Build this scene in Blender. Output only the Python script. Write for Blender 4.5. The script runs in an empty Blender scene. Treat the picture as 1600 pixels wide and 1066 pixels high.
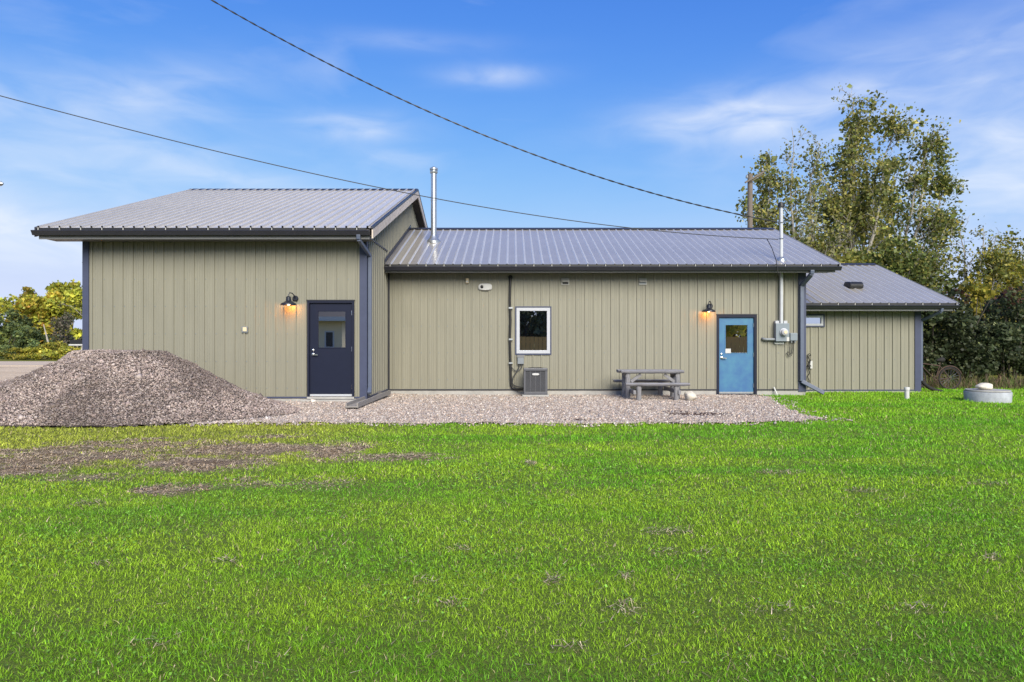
import bpy, math, random
import numpy as np
from mathutils import Vector, Matrix

# ------------------------------------------------------------------ camera, sky, sun, exposure
sc = bpy.context.scene
CAM_H = 1.41
F = 1067.0            # focal length in pixels of the 1600 px wide photograph
cam_d = bpy.data.cameras.new('camera'); cam = bpy.data.objects.new('camera', cam_d)
sc.collection.objects.link(cam)
cam.location = (0, 0, CAM_H); cam.rotation_euler = (math.radians(90), 0, 0)
cam_d.sensor_width = 36.0; cam_d.lens = 36.0 * F / 1600.0
cam_d.clip_start = 0.1; cam_d.clip_end = 6000
sc.camera = cam

SUN_EL, SUN_ROT = math.radians(32), math.radians(165)
w = bpy.data.worlds.new('World'); sc.world = w; w.use_nodes = True
nt = w.node_tree; nt.nodes.clear()
N = nt.nodes.new; L = nt.links.new
wo = N('ShaderNodeOutputWorld'); bg = N('ShaderNodeBackground'); bg.inputs['Strength'].default_value = 0.079
sky = N('ShaderNodeTexSky'); sky.sky_type = 'NISHITA'; sky.sun_disc = False
sky.sun_elevation = SUN_EL; sky.sun_rotation = SUN_ROT
sky.altitude = 1500; sky.air_density = 1.0; sky.dust_density = 0.15; sky.ozone_density = 4.0
hs = N('ShaderNodeHueSaturation'); hs.inputs['Saturation'].default_value = 1.25; hs.inputs['Value'].default_value = 1.0
L(sky.outputs[0], hs.inputs['Color'])
# the air's own colour balance, with the glare at the horizon rolled off
vm = N('ShaderNodeVectorMath'); vm.operation = 'MULTIPLY'; vm.inputs[1].default_value = (1.76, 1.21, 1.76)
L(hs.outputs['Color'], vm.inputs[0]); sx = N('ShaderNodeSeparateXYZ'); L(vm.outputs[0], sx.inputs[0]); cx = N('ShaderNodeCombineXYZ')
def roll(v, lim):
    d = N('ShaderNodeMath'); d.operation = 'DIVIDE'; L(v, d.inputs[0]); d.inputs[1].default_value = lim
    p = N('ShaderNodeMath'); p.operation = 'POWER'; L(d.outputs[0], p.inputs[0]); p.inputs[1].default_value = 3
    a = N('ShaderNodeMath'); a.operation = 'ADD'; L(p.outputs[0], a.inputs[0]); a.inputs[1].default_value = 1
    q = N('ShaderNodeMath'); q.operation = 'POWER'; L(a.outputs[0], q.inputs[0]); q.inputs[1].default_value = 1 / 3
    r = N('ShaderNodeMath'); r.operation = 'DIVIDE'; L(v, r.inputs[0]); L(q.outputs[0], r.inputs[1]); return r.outputs[0]
for k_, lim in enumerate((3.9, 4.5, 5.9)): L(roll(sx.outputs[k_], lim), cx.inputs[k_])
tc = N('ShaderNodeTexCoord')
# thin cirrus: stretched noise in the direction of view, thicker where a few broad wisps lie
sep = N('ShaderNodeSeparateXYZ'); L(tc.outputs['Generated'], sep.inputs[0])
def M(op, a, b=None, clamp=False):
    n = N('ShaderNodeMath'); n.operation = op; n.use_clamp = clamp
    for i, v in enumerate((a, b)):
        if v is None: continue
        if isinstance(v, (int, float)): n.inputs[i].default_value = v
        else: L(v, n.inputs[i])
    return n.outputs[0]
ymax = M('MAXIMUM', M('ABSOLUTE', sep.outputs['Y']), 0.15)
az = M('ARCTAN2', sep.outputs['X'], sep.outputs['Y'])
el = M('ARCSINE', sep.outputs['Z'])
cmb = N('ShaderNodeCombineXYZ'); L(az, cmb.inputs[0]); L(M('MULTIPLY', el, 3.2), cmb.inputs[1])
nz = N('ShaderNodeTexNoise'); nz.inputs['Scale'].default_value = 2.6; nz.inputs['Detail'].default_value = 5
nz.inputs['Roughness'].default_value = 0.52; nz.inputs['Distortion'].default_value = 0.9
L(cmb.outputs[0], nz.inputs['Vector'])
base = M('MULTIPLY', M('SUBTRACT', nz.outputs['Fac'], 0.56, True), 0.8, True)
tot = base
def wisp(px, py, wa, we, tilt, amp):
    """a cirrus wisp lying in the sky in one direction (azimuth, elevation)"""
    global tot
    dx, dz = (px - 800) / F, (533 - py) / F
    a0 = math.atan2(dx, 1.0); e0 = math.atan2(dz, math.hypot(1, dx))
    da = M('SUBTRACT', az, a0); de = M('SUBTRACT', M('SUBTRACT', el, e0), M('MULTIPLY', da, tilt))
    r2 = M('ADD', M('POWER', M('ABSOLUTE', M('DIVIDE', da, wa)), 2.0), M('POWER', M('ABSOLUTE', M('DIVIDE', de, we)), 2.0))
    g = M('EXPONENT', M('MULTIPLY', r2, -1.0))
    g = M('MULTIPLY', M('MULTIPLY', g, M('ADD', M('MULTIPLY', nz2.outputs['Fac'], 1.6), -0.25, True)), amp)
    tot = M('ADD', tot, M('MULTIPLY', g, 1.25))
nz2 = N('ShaderNodeTexNoise'); nz2.inputs['Scale'].default_value = 9; nz2.inputs['Detail'].default_value = 6
nz2.inputs['Distortion'].default_value = 0.6
L(cmb.outputs[0], nz2.inputs['Vector'])
for a in ((770, 118, .07, .014, .0, .5), (1150, 180, .14, .03, .02, .62), (1330, 160, .2, .05, .18, .35), (550, 200, .075, .018, .04, .5),
          (625, 250, .05, .012, -.05, .35), (30, 375, .12, .03, -.1, .75), (250, 140, .12, .035, .2, .35), (1560, 260, .2, .12, .3, .38),
          (300, 260, .3, .03, -.25, .25), (650, 66, .12, .012, .0, .2), (-600, 250, .5, .1, .1, .6), (2600, 200, .5, .1, -.1, .6)):
    wisp(*a)
mx = N('ShaderNodeMix'); mx.data_type = 'RGBA'
L(M('MINIMUM', tot, 0.85), mx.inputs['Factor']); L(cx.outputs[0], mx.inputs['A'])
mx.inputs['B'].default_value = (5.0, 5.4, 6.1, 1)
L(mx.outputs['Result'], bg.inputs['Color']); L(bg.outputs[0], wo.inputs['Surface'])

sun_d = bpy.data.lights.new('sun', 'SUN'); sun = bpy.data.objects.new('sun', sun_d); sc.collection.objects.link(sun)
sun_d.energy = 2.8; sun_d.angle = math.radians(40); sun_d.color = (1.0, 0.93, 0.78)
sd = Vector((math.sin(SUN_ROT) * math.cos(SUN_EL), math.cos(SUN_ROT) * math.cos(SUN_EL), math.sin(SUN_EL)))
sun.rotation_euler = sd.to_track_quat('Z', 'Y').to_euler()
sun.location = sd * 40

vs = sc.view_settings
vs.view_transform = 'Standard'; vs.look = 'None'; vs.exposure = 1.1; vs.gamma = 1; vs.use_curve_mapping = False
sc.render.engine = 'CYCLES'
sc.cycles.use_denoising = True
sc.cycles.max_bounces = 6; sc.cycles.transparent_max_bounces = 8
sc.cycles.sample_clamp_indirect = 6

# ------------------------------------------------------------------ helpers
rng = np.random.default_rng(7); random.seed(7)
COL = sc.collection
WLOC = {}
def px(x, y, s):
    """photo pixel + scale (px per metre) -> world point"""
    return Vector(((x - 800) / s, F / s, CAM_H + (533 - y) / s))

def srgb(r, g, b):
    f = lambda c: (c / 255 / 12.92) if c / 255 <= .04045 else ((c / 255 + .055) / 1.055) ** 2.4
    return (f(r), f(g), f(b))

MATS = {}
def mat(name, col, rough=.6, metal=0., spec=.5, var=.0, vscale=6., bump=0., bscale=40., attr=None, trans=0., col2=None, stretch=None, emis=None, coat=0.):
    m = bpy.data.materials.new(name); m.use_nodes = True
    t = m.node_tree; p = t.nodes['Principled BSDF']; out = t.nodes['Material Output']
    p.inputs['Roughness'].default_value = rough; p.inputs['Metallic'].default_value = metal
    p.inputs['Specular IOR Level'].default_value = spec
    p.inputs['Coat Weight'].default_value = coat
    src = None
    if attr:
        a = t.nodes.new('ShaderNodeAttribute'); a.attribute_name = attr; src = a.outputs['Color']
    c = t.nodes.new('ShaderNodeTexCoord'); vec = c.outputs['Object']
    if stretch:
        mp = t.nodes.new('ShaderNodeMapping'); mp.inputs['Scale'].default_value = stretch
        t.links.new(vec, mp.inputs['Vector']); vec = mp.outputs[0]
    if var > 0 or col2:
        n = t.nodes.new('ShaderNodeTexNoise'); n.inputs['Scale'].default_value = vscale; n.inputs['Detail'].default_value = 6
        n.inputs['Roughness'].default_value = .6
        t.links.new(vec, n.inputs['Vector'])
        x = t.nodes.new('ShaderNodeMix'); x.data_type = 'RGBA'
        r = t.nodes.new('ShaderNodeMapRange'); r.inputs[1].default_value = .32; r.inputs[2].default_value = .68
        t.links.new(n.outputs['Fac'], r.inputs[0]); t.links.new(r.outputs[0], x.inputs['Factor'])
        if src is None:
            a_ = tuple(v * (1 - var) for v in col); b_ = col2 if col2 else tuple(v * (1 + var) for v in col)
            x.inputs['A'].default_value = (*a_, 1); x.inputs['B'].default_value = (*b_, 1)
            src = x.outputs['Result']
        else:
            x.blend_type = 'MULTIPLY'; x.inputs['Factor'].default_value = 1
            g = t.nodes.new('ShaderNodeMapRange'); g.inputs[3].default_value = 1 - var; g.inputs[4].default_value = 1 + var
            g.inputs[1].default_value = .3; g.inputs[2].default_value = .7
            t.links.new(n.outputs['Fac'], g.inputs[0])
            for l in list(x.inputs['Factor'].links): t.links.remove(l)
            t.links.new(src, x.inputs['A']); t.links.new(g.outputs[0], x.inputs['B']); src = x.outputs['Result']
    if src is not None: t.links.new(src, p.inputs['Base Color'])
    else: p.inputs['Base Color'].default_value = (*col, 1)
    if bump > 0:
        n = t.nodes.new('ShaderNodeTexNoise'); n.inputs['Scale'].default_value = bscale; n.inputs['Detail'].default_value = 5
        t.links.new(vec, n.inputs['Vector'])
        b = t.nodes.new('ShaderNodeBump'); b.inputs['Strength'].default_value = bump; b.inputs['Distance'].default_value = .02
        t.links.new(n.outputs['Fac'], b.inputs['Height']); t.links.new(b.outputs[0], p.inputs['Normal'])
    if trans > 0:
        tr = t.nodes.new('ShaderNodeBsdfTranslucent'); mi = t.nodes.new('ShaderNodeMixShader'); mi.inputs[0].default_value = trans
        if src is not None: t.links.new(src, tr.inputs[0])
        else: tr.inputs[0].default_value = (*col, 1)
        t.links.new(p.outputs[0], mi.inputs[1]); t.links.new(tr.outputs[0], mi.inputs[2]); t.links.new(mi.outputs[0], out.inputs[0])
    if emis:
        p.inputs['Emission Color'].default_value = (*emis[0], 1); p.inputs['Emission Strength'].default_value = emis[1]
    MATS[name] = m
    return m

mat('siding', (.228, .218, .169), rough=.5, var=.06, vscale=2.2, stretch=(1.6, 1.6, .3), bump=.10, bscale=2.5)
mat('roof_metal', (.385, .36, .325), rough=.22, metal=.3, var=.06, vscale=2)
mat('roof_rib_lit', (.54, .52, .49), rough=.3, metal=.3, var=.08, vscale=5)
mat('roof_pale', (.64, .605, .55), rough=.3, metal=.35, var=.05, vscale=2)
mat('trim', (.056, .066, .115), rough=.5, spec=.3, var=.06)
mat('gutter', (.028, .029, .038), rough=.4, var=.08, vscale=3)
mat('fascia', (.17, .17, .175), rough=.5, var=.06)
mat('soffit', (.07, .055, .045), rough=.7, var=.1)
mat('cream_wood', (.72, .64, .56), rough=.8, var=.0, col2=(.5, .41, .34), vscale=9, bump=.3)
mat('concrete', (.36, .35, .33), rough=.9, var=.14, vscale=5, bump=.3, bscale=60)
mat('navy', (.010, .0135, .032), rough=.5, spec=.2, var=.05)
mat('navy_frame', (.008, .011, .028), rough=.5, spec=.25)
mat('blue', (.03, .115, .30), rough=.5, col2=(.05, .185, .30), var=.08, vscale=2.6, bump=.05, bscale=8)
mat('steel', (.7, .7, .7), rough=.25, metal=1.)
mat('white_vinyl', (.44, .455, .49), rough=.4)
mat('black', (.012, .012, .013), rough=.5)
mat('galv', (.42, .44, .46), rough=.35, metal=.75, var=.12, vscale=12)
mat('grey_metal', (.2, .22, .24), rough=.45, metal=.2, var=.06)
mat('light_slate', (.095, .115, .17), rough=.4, var=.08)
mat('cream_plastic', (.66, .55, .36), rough=.5)
mat('white_paint', (.52, .52, .51), rough=.5)
mat('meter_grey', (.19, .225, .26), rough=.45, var=.06)
mat('pale_grey', (.36, .355, .33), rough=.5)
mat('mast_paint', (.5, .52, .55), rough=.4, var=.06)
mat('ring_concrete', (.36, .38, .41), rough=.9, var=.2, vscale=6, bump=.4, bscale=50)
mat('pale_wood', (.33, .31, .29), rough=.85, col2=(.24, .22, .2), var=.1, vscale=9, stretch=(7, .7, 7), bump=.3)
mat('lamp_black', (.014, .016, .026), rough=.35)
mat('bulb', (1, .6, .25), emis=((1.0, .42, .12), 14.))
mat('grey_wood', (.33, .33, .36), rough=.85, col2=(.22, .215, .23), var=.1, vscale=9, stretch=(.7, 7, 7), bump=.4)
mat('grey_wood_x', (.3, .3, .32), rough=.85, col2=(.17, .16, .165), var=.1, vscale=9, stretch=(7, 7, .7), bump=.4)
mat('white_rock', (.62, .57, .48), rough=.85, var=.12, vscale=7, bump=.5, bscale=25)
mat('ac_metal', (.085, .087, .1), rough=.45, var=.05)
mat('ac_dark', (.02, .021, .025), rough=.6)
mat('rust', (.05, .036, .03), rough=.8, col2=(.09, .05, .035), var=.2, vscale=30)
mat('rubber', (.016, .015, .015), rough=.85)
mat('pole_wood', (.17, .14, .115), rough=.9, var=.2, vscale=5, stretch=(6, 6, .6), bump=.3)
mat('bark_pale', (.5, .47, .41), rough=.9, col2=(.26, .23, .19), var=.15, vscale=6, bump=.4)
mat('bark_dark', (.06, .05, .04), rough=.95, var=.2, vscale=8)
mat('leaf', (1, 1, 1), rough=.5, attr='Col', trans=.4, spec=.35)
mat('grass', (1, 1, 1), rough=.55, attr='Col', trans=.33, spec=.25)
mat('straw', (1, 1, 1), rough=.8, attr='Col', spec=.15)
mat('stone', (1, 1, 1), rough=.85, attr='Col', spec=.2)
mat('fence_wood', (.92, .48, .13), rough=.8, col2=(.75, .36, .09), var=.2, vscale=4)
mat('cable', (.018, .018, .02), rough=.5)
mat('cable_grey', (.05, .052, .055), rough=.5)
# dark, mirror-like window glass in front of unlit rooms
g = mat('glass', (.006, .007, .009), rough=.1, spec=.0)
gl = g.node_tree.nodes.new('ShaderNodeBsdfGlossy'); gl.inputs['Roughness'].default_value = .012; gl.inputs['Color'].default_value = (.95, .96, 1, 1)
gm_ = g.node_tree.nodes.new('ShaderNodeMixShader'); gm_.inputs[0].default_value = .72
g.node_tree.links.new(g.node_tree.nodes['Principled BSDF'].outputs[0], gm_.inputs[1]); g.node_tree.links.new(gl.outputs[0], gm_.inputs[2])
g.node_tree.links.new(gm_.outputs[0], g.node_tree.nodes['Material Output'].inputs[0])

def tag(o, label=None, cat=None, group=None, kind=None):
    if label: o['label'] = label
    if cat: o['category'] = cat
    if group: o['group'] = group
    if kind: o['kind'] = kind
    return o
def empty(name, loc, label=None, cat=None, group=None):
    o = bpy.data.objects.new(name, None); COL.objects.link(o); o.location = loc; o.empty_display_size = .2
    WLOC[o.name] = Vector(loc); tag(o, label, cat, group); return o
def link_mesh(name, me, center, parent):
    o = bpy.data.objects.new(name, me); COL.objects.link(o); c = Vector(center); WLOC[o.name] = c
    if parent is not None: o.parent = parent; o.location = c - WLOC[parent.name]
    else: o.location = c
    return o
def copy_part(o, offset, parent):
    c = o.copy(); COL.objects.link(c); wl = WLOC[o.name] + Vector(offset); WLOC[c.name] = wl
    c.parent = parent; c.location = wl - (WLOC[parent.name] if parent else Vector()); return c

class MB:
    def __init__(s): s.v = []; s.f = []
    def add(s, vs, fs):
        b = len(s.v); s.v += [tuple(v) for v in vs]; s.f += [tuple(i + b for i in f) for f in fs]; return s
    def box(s, x0, x1, y0, y1, z0, z1):
        return s.add([(x0, y0, z0), (x1, y0, z0), (x1, y1, z0), (x0, y1, z0), (x0, y0, z1), (x1, y0, z1), (x1, y1, z1), (x0, y1, z1)],
                     [(0, 3, 2, 1), (4, 5, 6, 7), (0, 1, 5, 4), (1, 2, 6, 5), (2, 3, 7, 6), (3, 0, 4, 7)])
    def beam(s, p, q, wd, ht, up=(0, 0, 1)):
        p, q = Vector(p), Vector(q); d = (q - p).normalized(); u = Vector(up)
        a = d.cross(u).normalized() * wd / 2; b = a.cross(d).normalized() * ht / 2
        vs = [p - a - b, p + a - b, p + a + b, p - a + b, q - a - b, q + a - b, q + a + b, q - a + b]
        return s.add(vs, [(0, 1, 2, 3), (7, 6, 5, 4), (0, 4, 5, 1), (1, 5, 6, 2), (2, 6, 7, 3), (3, 7, 4, 0)])
    def tube(s, path, r, n=8, caps=True):
        path = [Vector(p) for p in path]; rs = r if isinstance(r, (list, tuple)) else [r] * len(path)
        d0 = (path[1] - path[0]).normalized(); up = Vector((0, 0, 1)) if abs(d0.z) < .9 else Vector((1, 0, 0))
        a = d0.cross(up).normalized(); b0 = len(s.v)
        for i, p in enumerate(path):
            d = ((path[min(i + 1, len(path) - 1)] - path[max(i - 1, 0)])).normalized()
            a = (a - d * a.dot(d)).normalized(); c = d.cross(a)
            for k in range(n):
                t = 2 * math.pi * k / n; s.v.append(tuple(p + (a * math.cos(t) + c * math.sin(t)) * rs[i]))
        for i in range(len(path) - 1):
            for k in range(n):
                k2 = (k + 1) % n; s.f.append((b0 + i * n + k, b0 + i * n + k2, b0 + (i + 1) * n + k2, b0 + (i + 1) * n + k))
        if caps:
            s.f.append(tuple(b0 + k for k in reversed(range(n)))); s.f.append(tuple(b0 + (len(path) - 1) * n + k for k in range(n)))
        return s
    def lathe(s, prof, c, n=20, axis='z'):
        b0 = len(s.v); c = Vector(c)
        for r, h in prof:
            for k in range(n):
                t = 2 * math.pi * k / n; x, y = r * math.cos(t), r * math.sin(t)
                p = {'z': (x, y, h), 'y': (x, h, y), 'x': (h, x, y)}[axis]; s.v.append(tuple(c + Vector(p)))
        for i in range(len(prof) - 1):
            for k in range(n):
                k2 = (k + 1) % n; s.f.append((b0 + i * n + k, b0 + i * n + k2, b0 + (i + 1) * n + k2, b0 + (i + 1) * n + k))
        s.f.append(tuple(b0 + k for k in reversed(range(n)))); s.f.append(tuple(b0 + (len(prof) - 1) * n + k for k in range(n)))
        return s
    def torus(s, c, R, r, n=32, m=8, axis='y', a0=0, a1=2 * math.pi):
        c = Vector(c); full = abs(a1 - a0 - 2 * math.pi) < 1e-6; pts = []
        for i in range(n if full else n + 1):
            t = a0 + (a1 - a0) * i / n
            e = Vector((math.cos(t), 0, math.sin(t))) if axis == 'y' else Vector((math.cos(t), math.sin(t), 0))
            up = Vector((0, 1, 0)) if axis == 'y' else Vector((0, 0, 1))
            pts.append([tuple(c + e * (R + r * math.cos(k * 2 * math.pi / m)) + up * r * math.sin(k * 2 * math.pi / m)) for k in range(m)])
        b0 = len(s.v)
        for ring in pts: s.v += ring
        k_ = len(pts)
        for i in range(k_ if full else k_ - 1):
            for k in range(m):
                i2 = (i + 1) % k_; k2 = (k + 1) % m
                s.f.append((b0 + i * m + k, b0 + i2 * m + k, b0 + i2 * m + k2, b0 + i * m + k2))
        return s
    def prism(s, poly, x0, x1):
        """polygon in (y,z) extruded along x"""
        n = len(poly); vs = [(x0, y, z) for y, z in poly] + [(x1, y, z) for y, z in poly]
        fs = [tuple(range(n)), tuple(range(2 * n - 1, n - 1, -1))] + [(i, i + n, (i + 1) % n + n, (i + 1) % n) for i in range(n)]
        return s.add(vs, fs)
    def build(s, name, m, parent=None, smooth=False, bevel=0.):
        V = np.array(s.v, dtype=float); c = (V.min(0) + V.max(0)) / 2
        if parent is None: c[2] = V[:, 2].min()
        me = bpy.data.meshes.new(name); me.from_pydata((V - c).tolist(), [], s.f); me.materials.append(MATS[m])
        if smooth:
            me.polygons.foreach_set('use_smooth', [True] * len(me.polygons))
            try: me.set_sharp_from_angle(angle=math.radians(40))
            except Exception: pass
        o = link_mesh(name, me, c, parent)
        if bevel:
            b = o.modifiers.new('bevel', 'BEVEL'); b.width = bevel; b.segments = 2; b.limit_method = 'ANGLE'
        return o

def np_mesh(name, V, Fc, m, cols=None, parent=None, smooth=False, nv=3, center=None):
    """V (n,3), Fc (k,nv) -> mesh object; cols per vertex rgb"""
    V = np.asarray(V, dtype=np.float32); Fc = np.asarray(Fc, dtype=np.int32)
    c = np.array(center if center is not None else (*((V[:, :2].min(0) + V[:, :2].max(0)) / 2), V[:, 2].min()), dtype=np.float32)
    me = bpy.data.meshes.new(name)
    me.vertices.add(len(V)); me.vertices.foreach_set('co', (V - c).ravel())
    me.loops.add(Fc.size); me.loops.foreach_set('vertex_index', Fc.ravel())
    me.polygons.add(len(Fc)); me.polygons.foreach_set('loop_start', np.arange(0, Fc.size, nv, dtype=np.int32))
    if smooth: me.polygons.foreach_set('use_smooth', np.ones(len(Fc), dtype=bool))
    me.update(calc_edges=True)
    if cols is not None:
        a = me.color_attributes.new('Col', 'FLOAT_COLOR', 'POINT')
        a.data.foreach_set('color', np.concatenate([np.asarray(cols, dtype=np.float32), np.ones((len(V), 1), np.float32)], 1).ravel())
    me.materials.append(MATS[m])
    return link_mesh(name, me, c.tolist(), parent)

# value noise
_tab = np.random.default_rng(3).random((256, 256))
def vnoise(x, y):
    x = np.asarray(x, float); y = np.asarray(y, float)
    xi = np.floor(x).astype(int); yi = np.floor(y).astype(int); fx = x - xi; fy = y - yi
    fx = fx * fx * (3 - 2 * fx); fy = fy * fy * (3 - 2 * fy)
    t = lambda a, b: _tab[a & 255, b & 255]
    return (t(xi, yi) * (1 - fx) + t(xi + 1, yi) * fx) * (1 - fy) + (t(xi, yi + 1) * (1 - fx) + t(xi + 1, yi + 1) * fx) * fy
def fbm(x, y, o=4):
    s = 0; a = .5; n = 0
    for i in range(o): s = s + a * vnoise(x * 2 ** i + 17 * i, y * 2 ** i + 31 * i); n += a; a *= .5
    return s / n
def gp(x, y, z=0.):
    """photo pixel on the ground plane -> (X, Y)"""
    s = (y - 533) / (CAM_H - z); return ((x - 800) / s, F / s)
def smooth01(t): t = np.clip(t, 0, 1); return t * t * (3 - 2 * t)

# ------------------------------------------------------------------ ground
# masks
GRAVEL_R = [gp(*p) for p in ((1190, 614), (1215, 622), (1250, 632), (1282, 641), (1302, 652))]
def front_edge(X):
    """distance at which the lawn meets the gravel"""
    X = np.asarray(X, float)
    return 11.75 + (.55 * smooth01((X - 3.0) / 3.5)) + .28 * (fbm(X * .8 + 5, X * 0 + 2) - .5) + .22 * (vnoise(X * 3, X * 0 + 9) - .5)
def gravel_inside(X, Y):
    """> 0 on gravel, roughly metres from its edge"""
    X = np.asarray(X, float); Y = np.asarray(Y, float)
    n = .35 * (fbm(X * 1.1, Y * 1.1) - .5) + .15 * (vnoise(X * 4, Y * 4) - .5)
    d1 = Y - front_edge(X)
    xe = np.interp(Y, [11.9, 12.4, 13.0, 14.0, 15.2, 17.0, 18.2], [5.75, 5.65, 5.6, 5.7, 6.0, 6.45, 6.5])
    d2 = xe - X
    return np.minimum(np.minimum(d1, d2), Y * 0 + 30) + n
DIRT = []
for (x0, y0, rx, ry, a) in ((90, 712, 130, 11, 1), (200, 695, 90, 8, .9), (330, 722, 90, 9, 1), (400, 700, 110, 9, .8), (520, 703, 40, 11, 1.1),
                            (265, 765, 46, 8, .8), (620, 714, 80, 6, .85), (450, 752, 70, 9, .7), (20, 735, 60, 8, .8), (150, 745, 80, 6, .5), (420, 680, 50, 3, .6)):
    X0, Y0 = gp(x0, y0); s = (y0 - 533) / CAM_H
    DIRT.append((X0, Y0, rx / s, abs(gp(x0, y0 - ry)[1] - gp(x0, y0 + ry)[1]) / 2, a))
def dirt(X, Y):
    d = np.zeros_like(np.asarray(X, float))
    for X0, Y0, rx, ry, a in DIRT:
        r2 = ((X - X0) / rx) ** 2 + ((Y - Y0) / ry) ** 2
        d = np.maximum(d, a * np.exp(-r2 * .5))
    n = .5 * fbm(X * 1.3 + 40, Y * 2.4 + 11) + .5 * fbm(X * 4 + 4, Y * 7 + 1, 3)
    return np.clip((d * 1.0 + 2.2 * (n - .5) - .20) * 1.45, 0, 1) * smooth01((d - .08) / .4)
THATCH = []
for (x0, y0, rx, ry) in ((1050, 830, 45, 5), (1035, 862, 30, 5), (865, 902, 22, 10), (985, 948, 45, 9), (1210, 952, 60, 4), (980, 898, 18, 6), (1345, 765, 30, 3), (1540, 755, 30, 3),
                         (1100, 860, 20, 5), (520, 1008, 22, 4), (670, 907, 25, 3), (700, 940, 30, 6), (1550, 870, 20, 6), (830, 722, 10, 4), (1215, 737, 40, 3), (900, 1010, 40, 8),
                         (720, 855, 20, 5), (350, 875, 25, 4), (1430, 950, 40, 6), (160, 878, 20, 4), (140, 785, 22, 4), (240, 1000, 40, 5)):
    X0, Y0 = gp(x0, y0); s = (y0 - 533) / CAM_H
    THATCH.append((X0, Y0, rx / s, abs(gp(x0, y0 - ry)[1] - gp(x0, y0 + ry)[1]) / 2))
def thatch(X, Y):
    d = np.zeros_like(np.asarray(X, float))
    for X0, Y0, rx, ry in THATCH:
        d = np.maximum(d, np.exp(-((X - X0) / rx) ** 2 - ((Y - Y0) / ry) ** 2))
    return np.clip((d * (.3 + 1.2 * fbm(X * 5, Y * 5 + 3)) - .25) * 2, 0, 1)
def lawn_z(X, Y):
    z = -.02 + .02 * (fbm(X * .7, Y * .7) - .5)
    dd = dirt(X, Y)
    return z + dd * .09 * (fbm(X * 4 + 3, Y * 5) - .38)

# far ground sheet
def grid_mesh(name, x0, x1, y0, y1, step, zf, m, mask=None, parent=None):
    xs = np.arange(x0, x1 + step / 2, step); ys = np.arange(y0, y1 + step / 2, step)
    X, Y = np.meshgrid(xs, ys); Z = zf(X, Y); V = np.stack([X, Y, Z], -1).reshape(-1, 3)
    nx = len(xs); i, j = np.meshgrid(np.arange(nx - 1), np.arange(len(ys) - 1)); a = (j * nx + i).ravel()
    Fq = np.stack([a, a + 1, a + nx + 1, a + nx], 1)
    if mask is not None:
        cx = V[Fq].mean(1); k = mask(cx[:, 0], cx[:, 1]); Fq = Fq[k]
        used = np.unique(Fq); re = np.full(len(V), -1); re[used] = np.arange(len(used)); V = V[used]; Fq = re[Fq]
    return V, Fq
def ground_mat(name, build):
    m = bpy.data.materials.new(name); m.use_nodes = True; MATS[name] = m
    t = m.node_tree; build(t, t.nodes['Principled BSDF']); return m
def ramp(t, fac, stops):
    r = t.nodes.new('ShaderNodeValToRGB'); e = r.color_ramp.elements
    while len(e) < len(stops): e.new(.5)
    for k, (p, c) in enumerate(stops): e[k].position = p; e[k].color = (*c, 1)
    t.links.new(fac, r.inputs[0]); return r.outputs[0]
def noise(t, scale, detail=6, rough=.6, stretch=None):
    c = t.nodes.new('ShaderNodeTexCoord'); n = t.nodes.new('ShaderNodeTexNoise'); v = c.outputs['Object']
    if stretch:
        mp = t.nodes.new('ShaderNodeMapping'); mp.inputs['Scale'].default_value = stretch; t.links.new(v, mp.inputs[0]); v = mp.outputs[0]
    n.inputs['Scale'].default_value = scale; n.inputs['Detail'].default_value = detail; n.inputs['Roughness'].default_value = rough
    t.links.new(v, n.inputs['Vector']); return n.outputs['Fac']
def bumpto(t, p, fac, st, dist=.03):
    b = t.nodes.new('ShaderNodeBump'); b.inputs['Strength'].default_value = st; b.inputs['Distance'].default_value = dist
    t.links.new(fac, b.inputs['Height']); t.links.new(b.outputs[0], p.inputs['Normal'])
def b_field(t, p):
    p.inputs['Specular IOR Level'].default_value = .05
    p.inputs['Roughness'].default_value = .9
    t.links.new(ramp(t, noise(t, .35, 8, .7), [(.3, (.10, .13, .022)), (.5, (.17, .17, .035)), (.72, (.24, .2, .06))]), p.inputs['Base Color'])
    bumpto(t, p, noise(t, 6, 8, .8), .6, .1)
ground_mat('field', b_field)
def b_soil(t, p):
    p.inputs['Roughness'].default_value = .95; p.inputs['Specular IOR Level'].default_value = .15
    a = t.nodes.new('ShaderNodeAttribute'); a.attribute_name = 'Col'
    x = t.nodes.new('ShaderNodeMix'); x.data_type = 'RGBA'; x.blend_type = 'MULTIPLY'; x.inputs['Factor'].default_value = 1
    t.links.new(a.outputs['Color'], x.inputs['A'])
    t.links.new(ramp(t, noise(t, 45, 8, .75), [(.3, (.45, .45, .45)), (.7, (1.45, 1.4, 1.35))]), x.inputs['B'])
    t.links.new(x.outputs['Result'], p.inputs['Base Color']); bumpto(t, p, noise(t, 38, 8, .75), 1., .03)
ground_mat('soil', b_soil)
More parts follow.
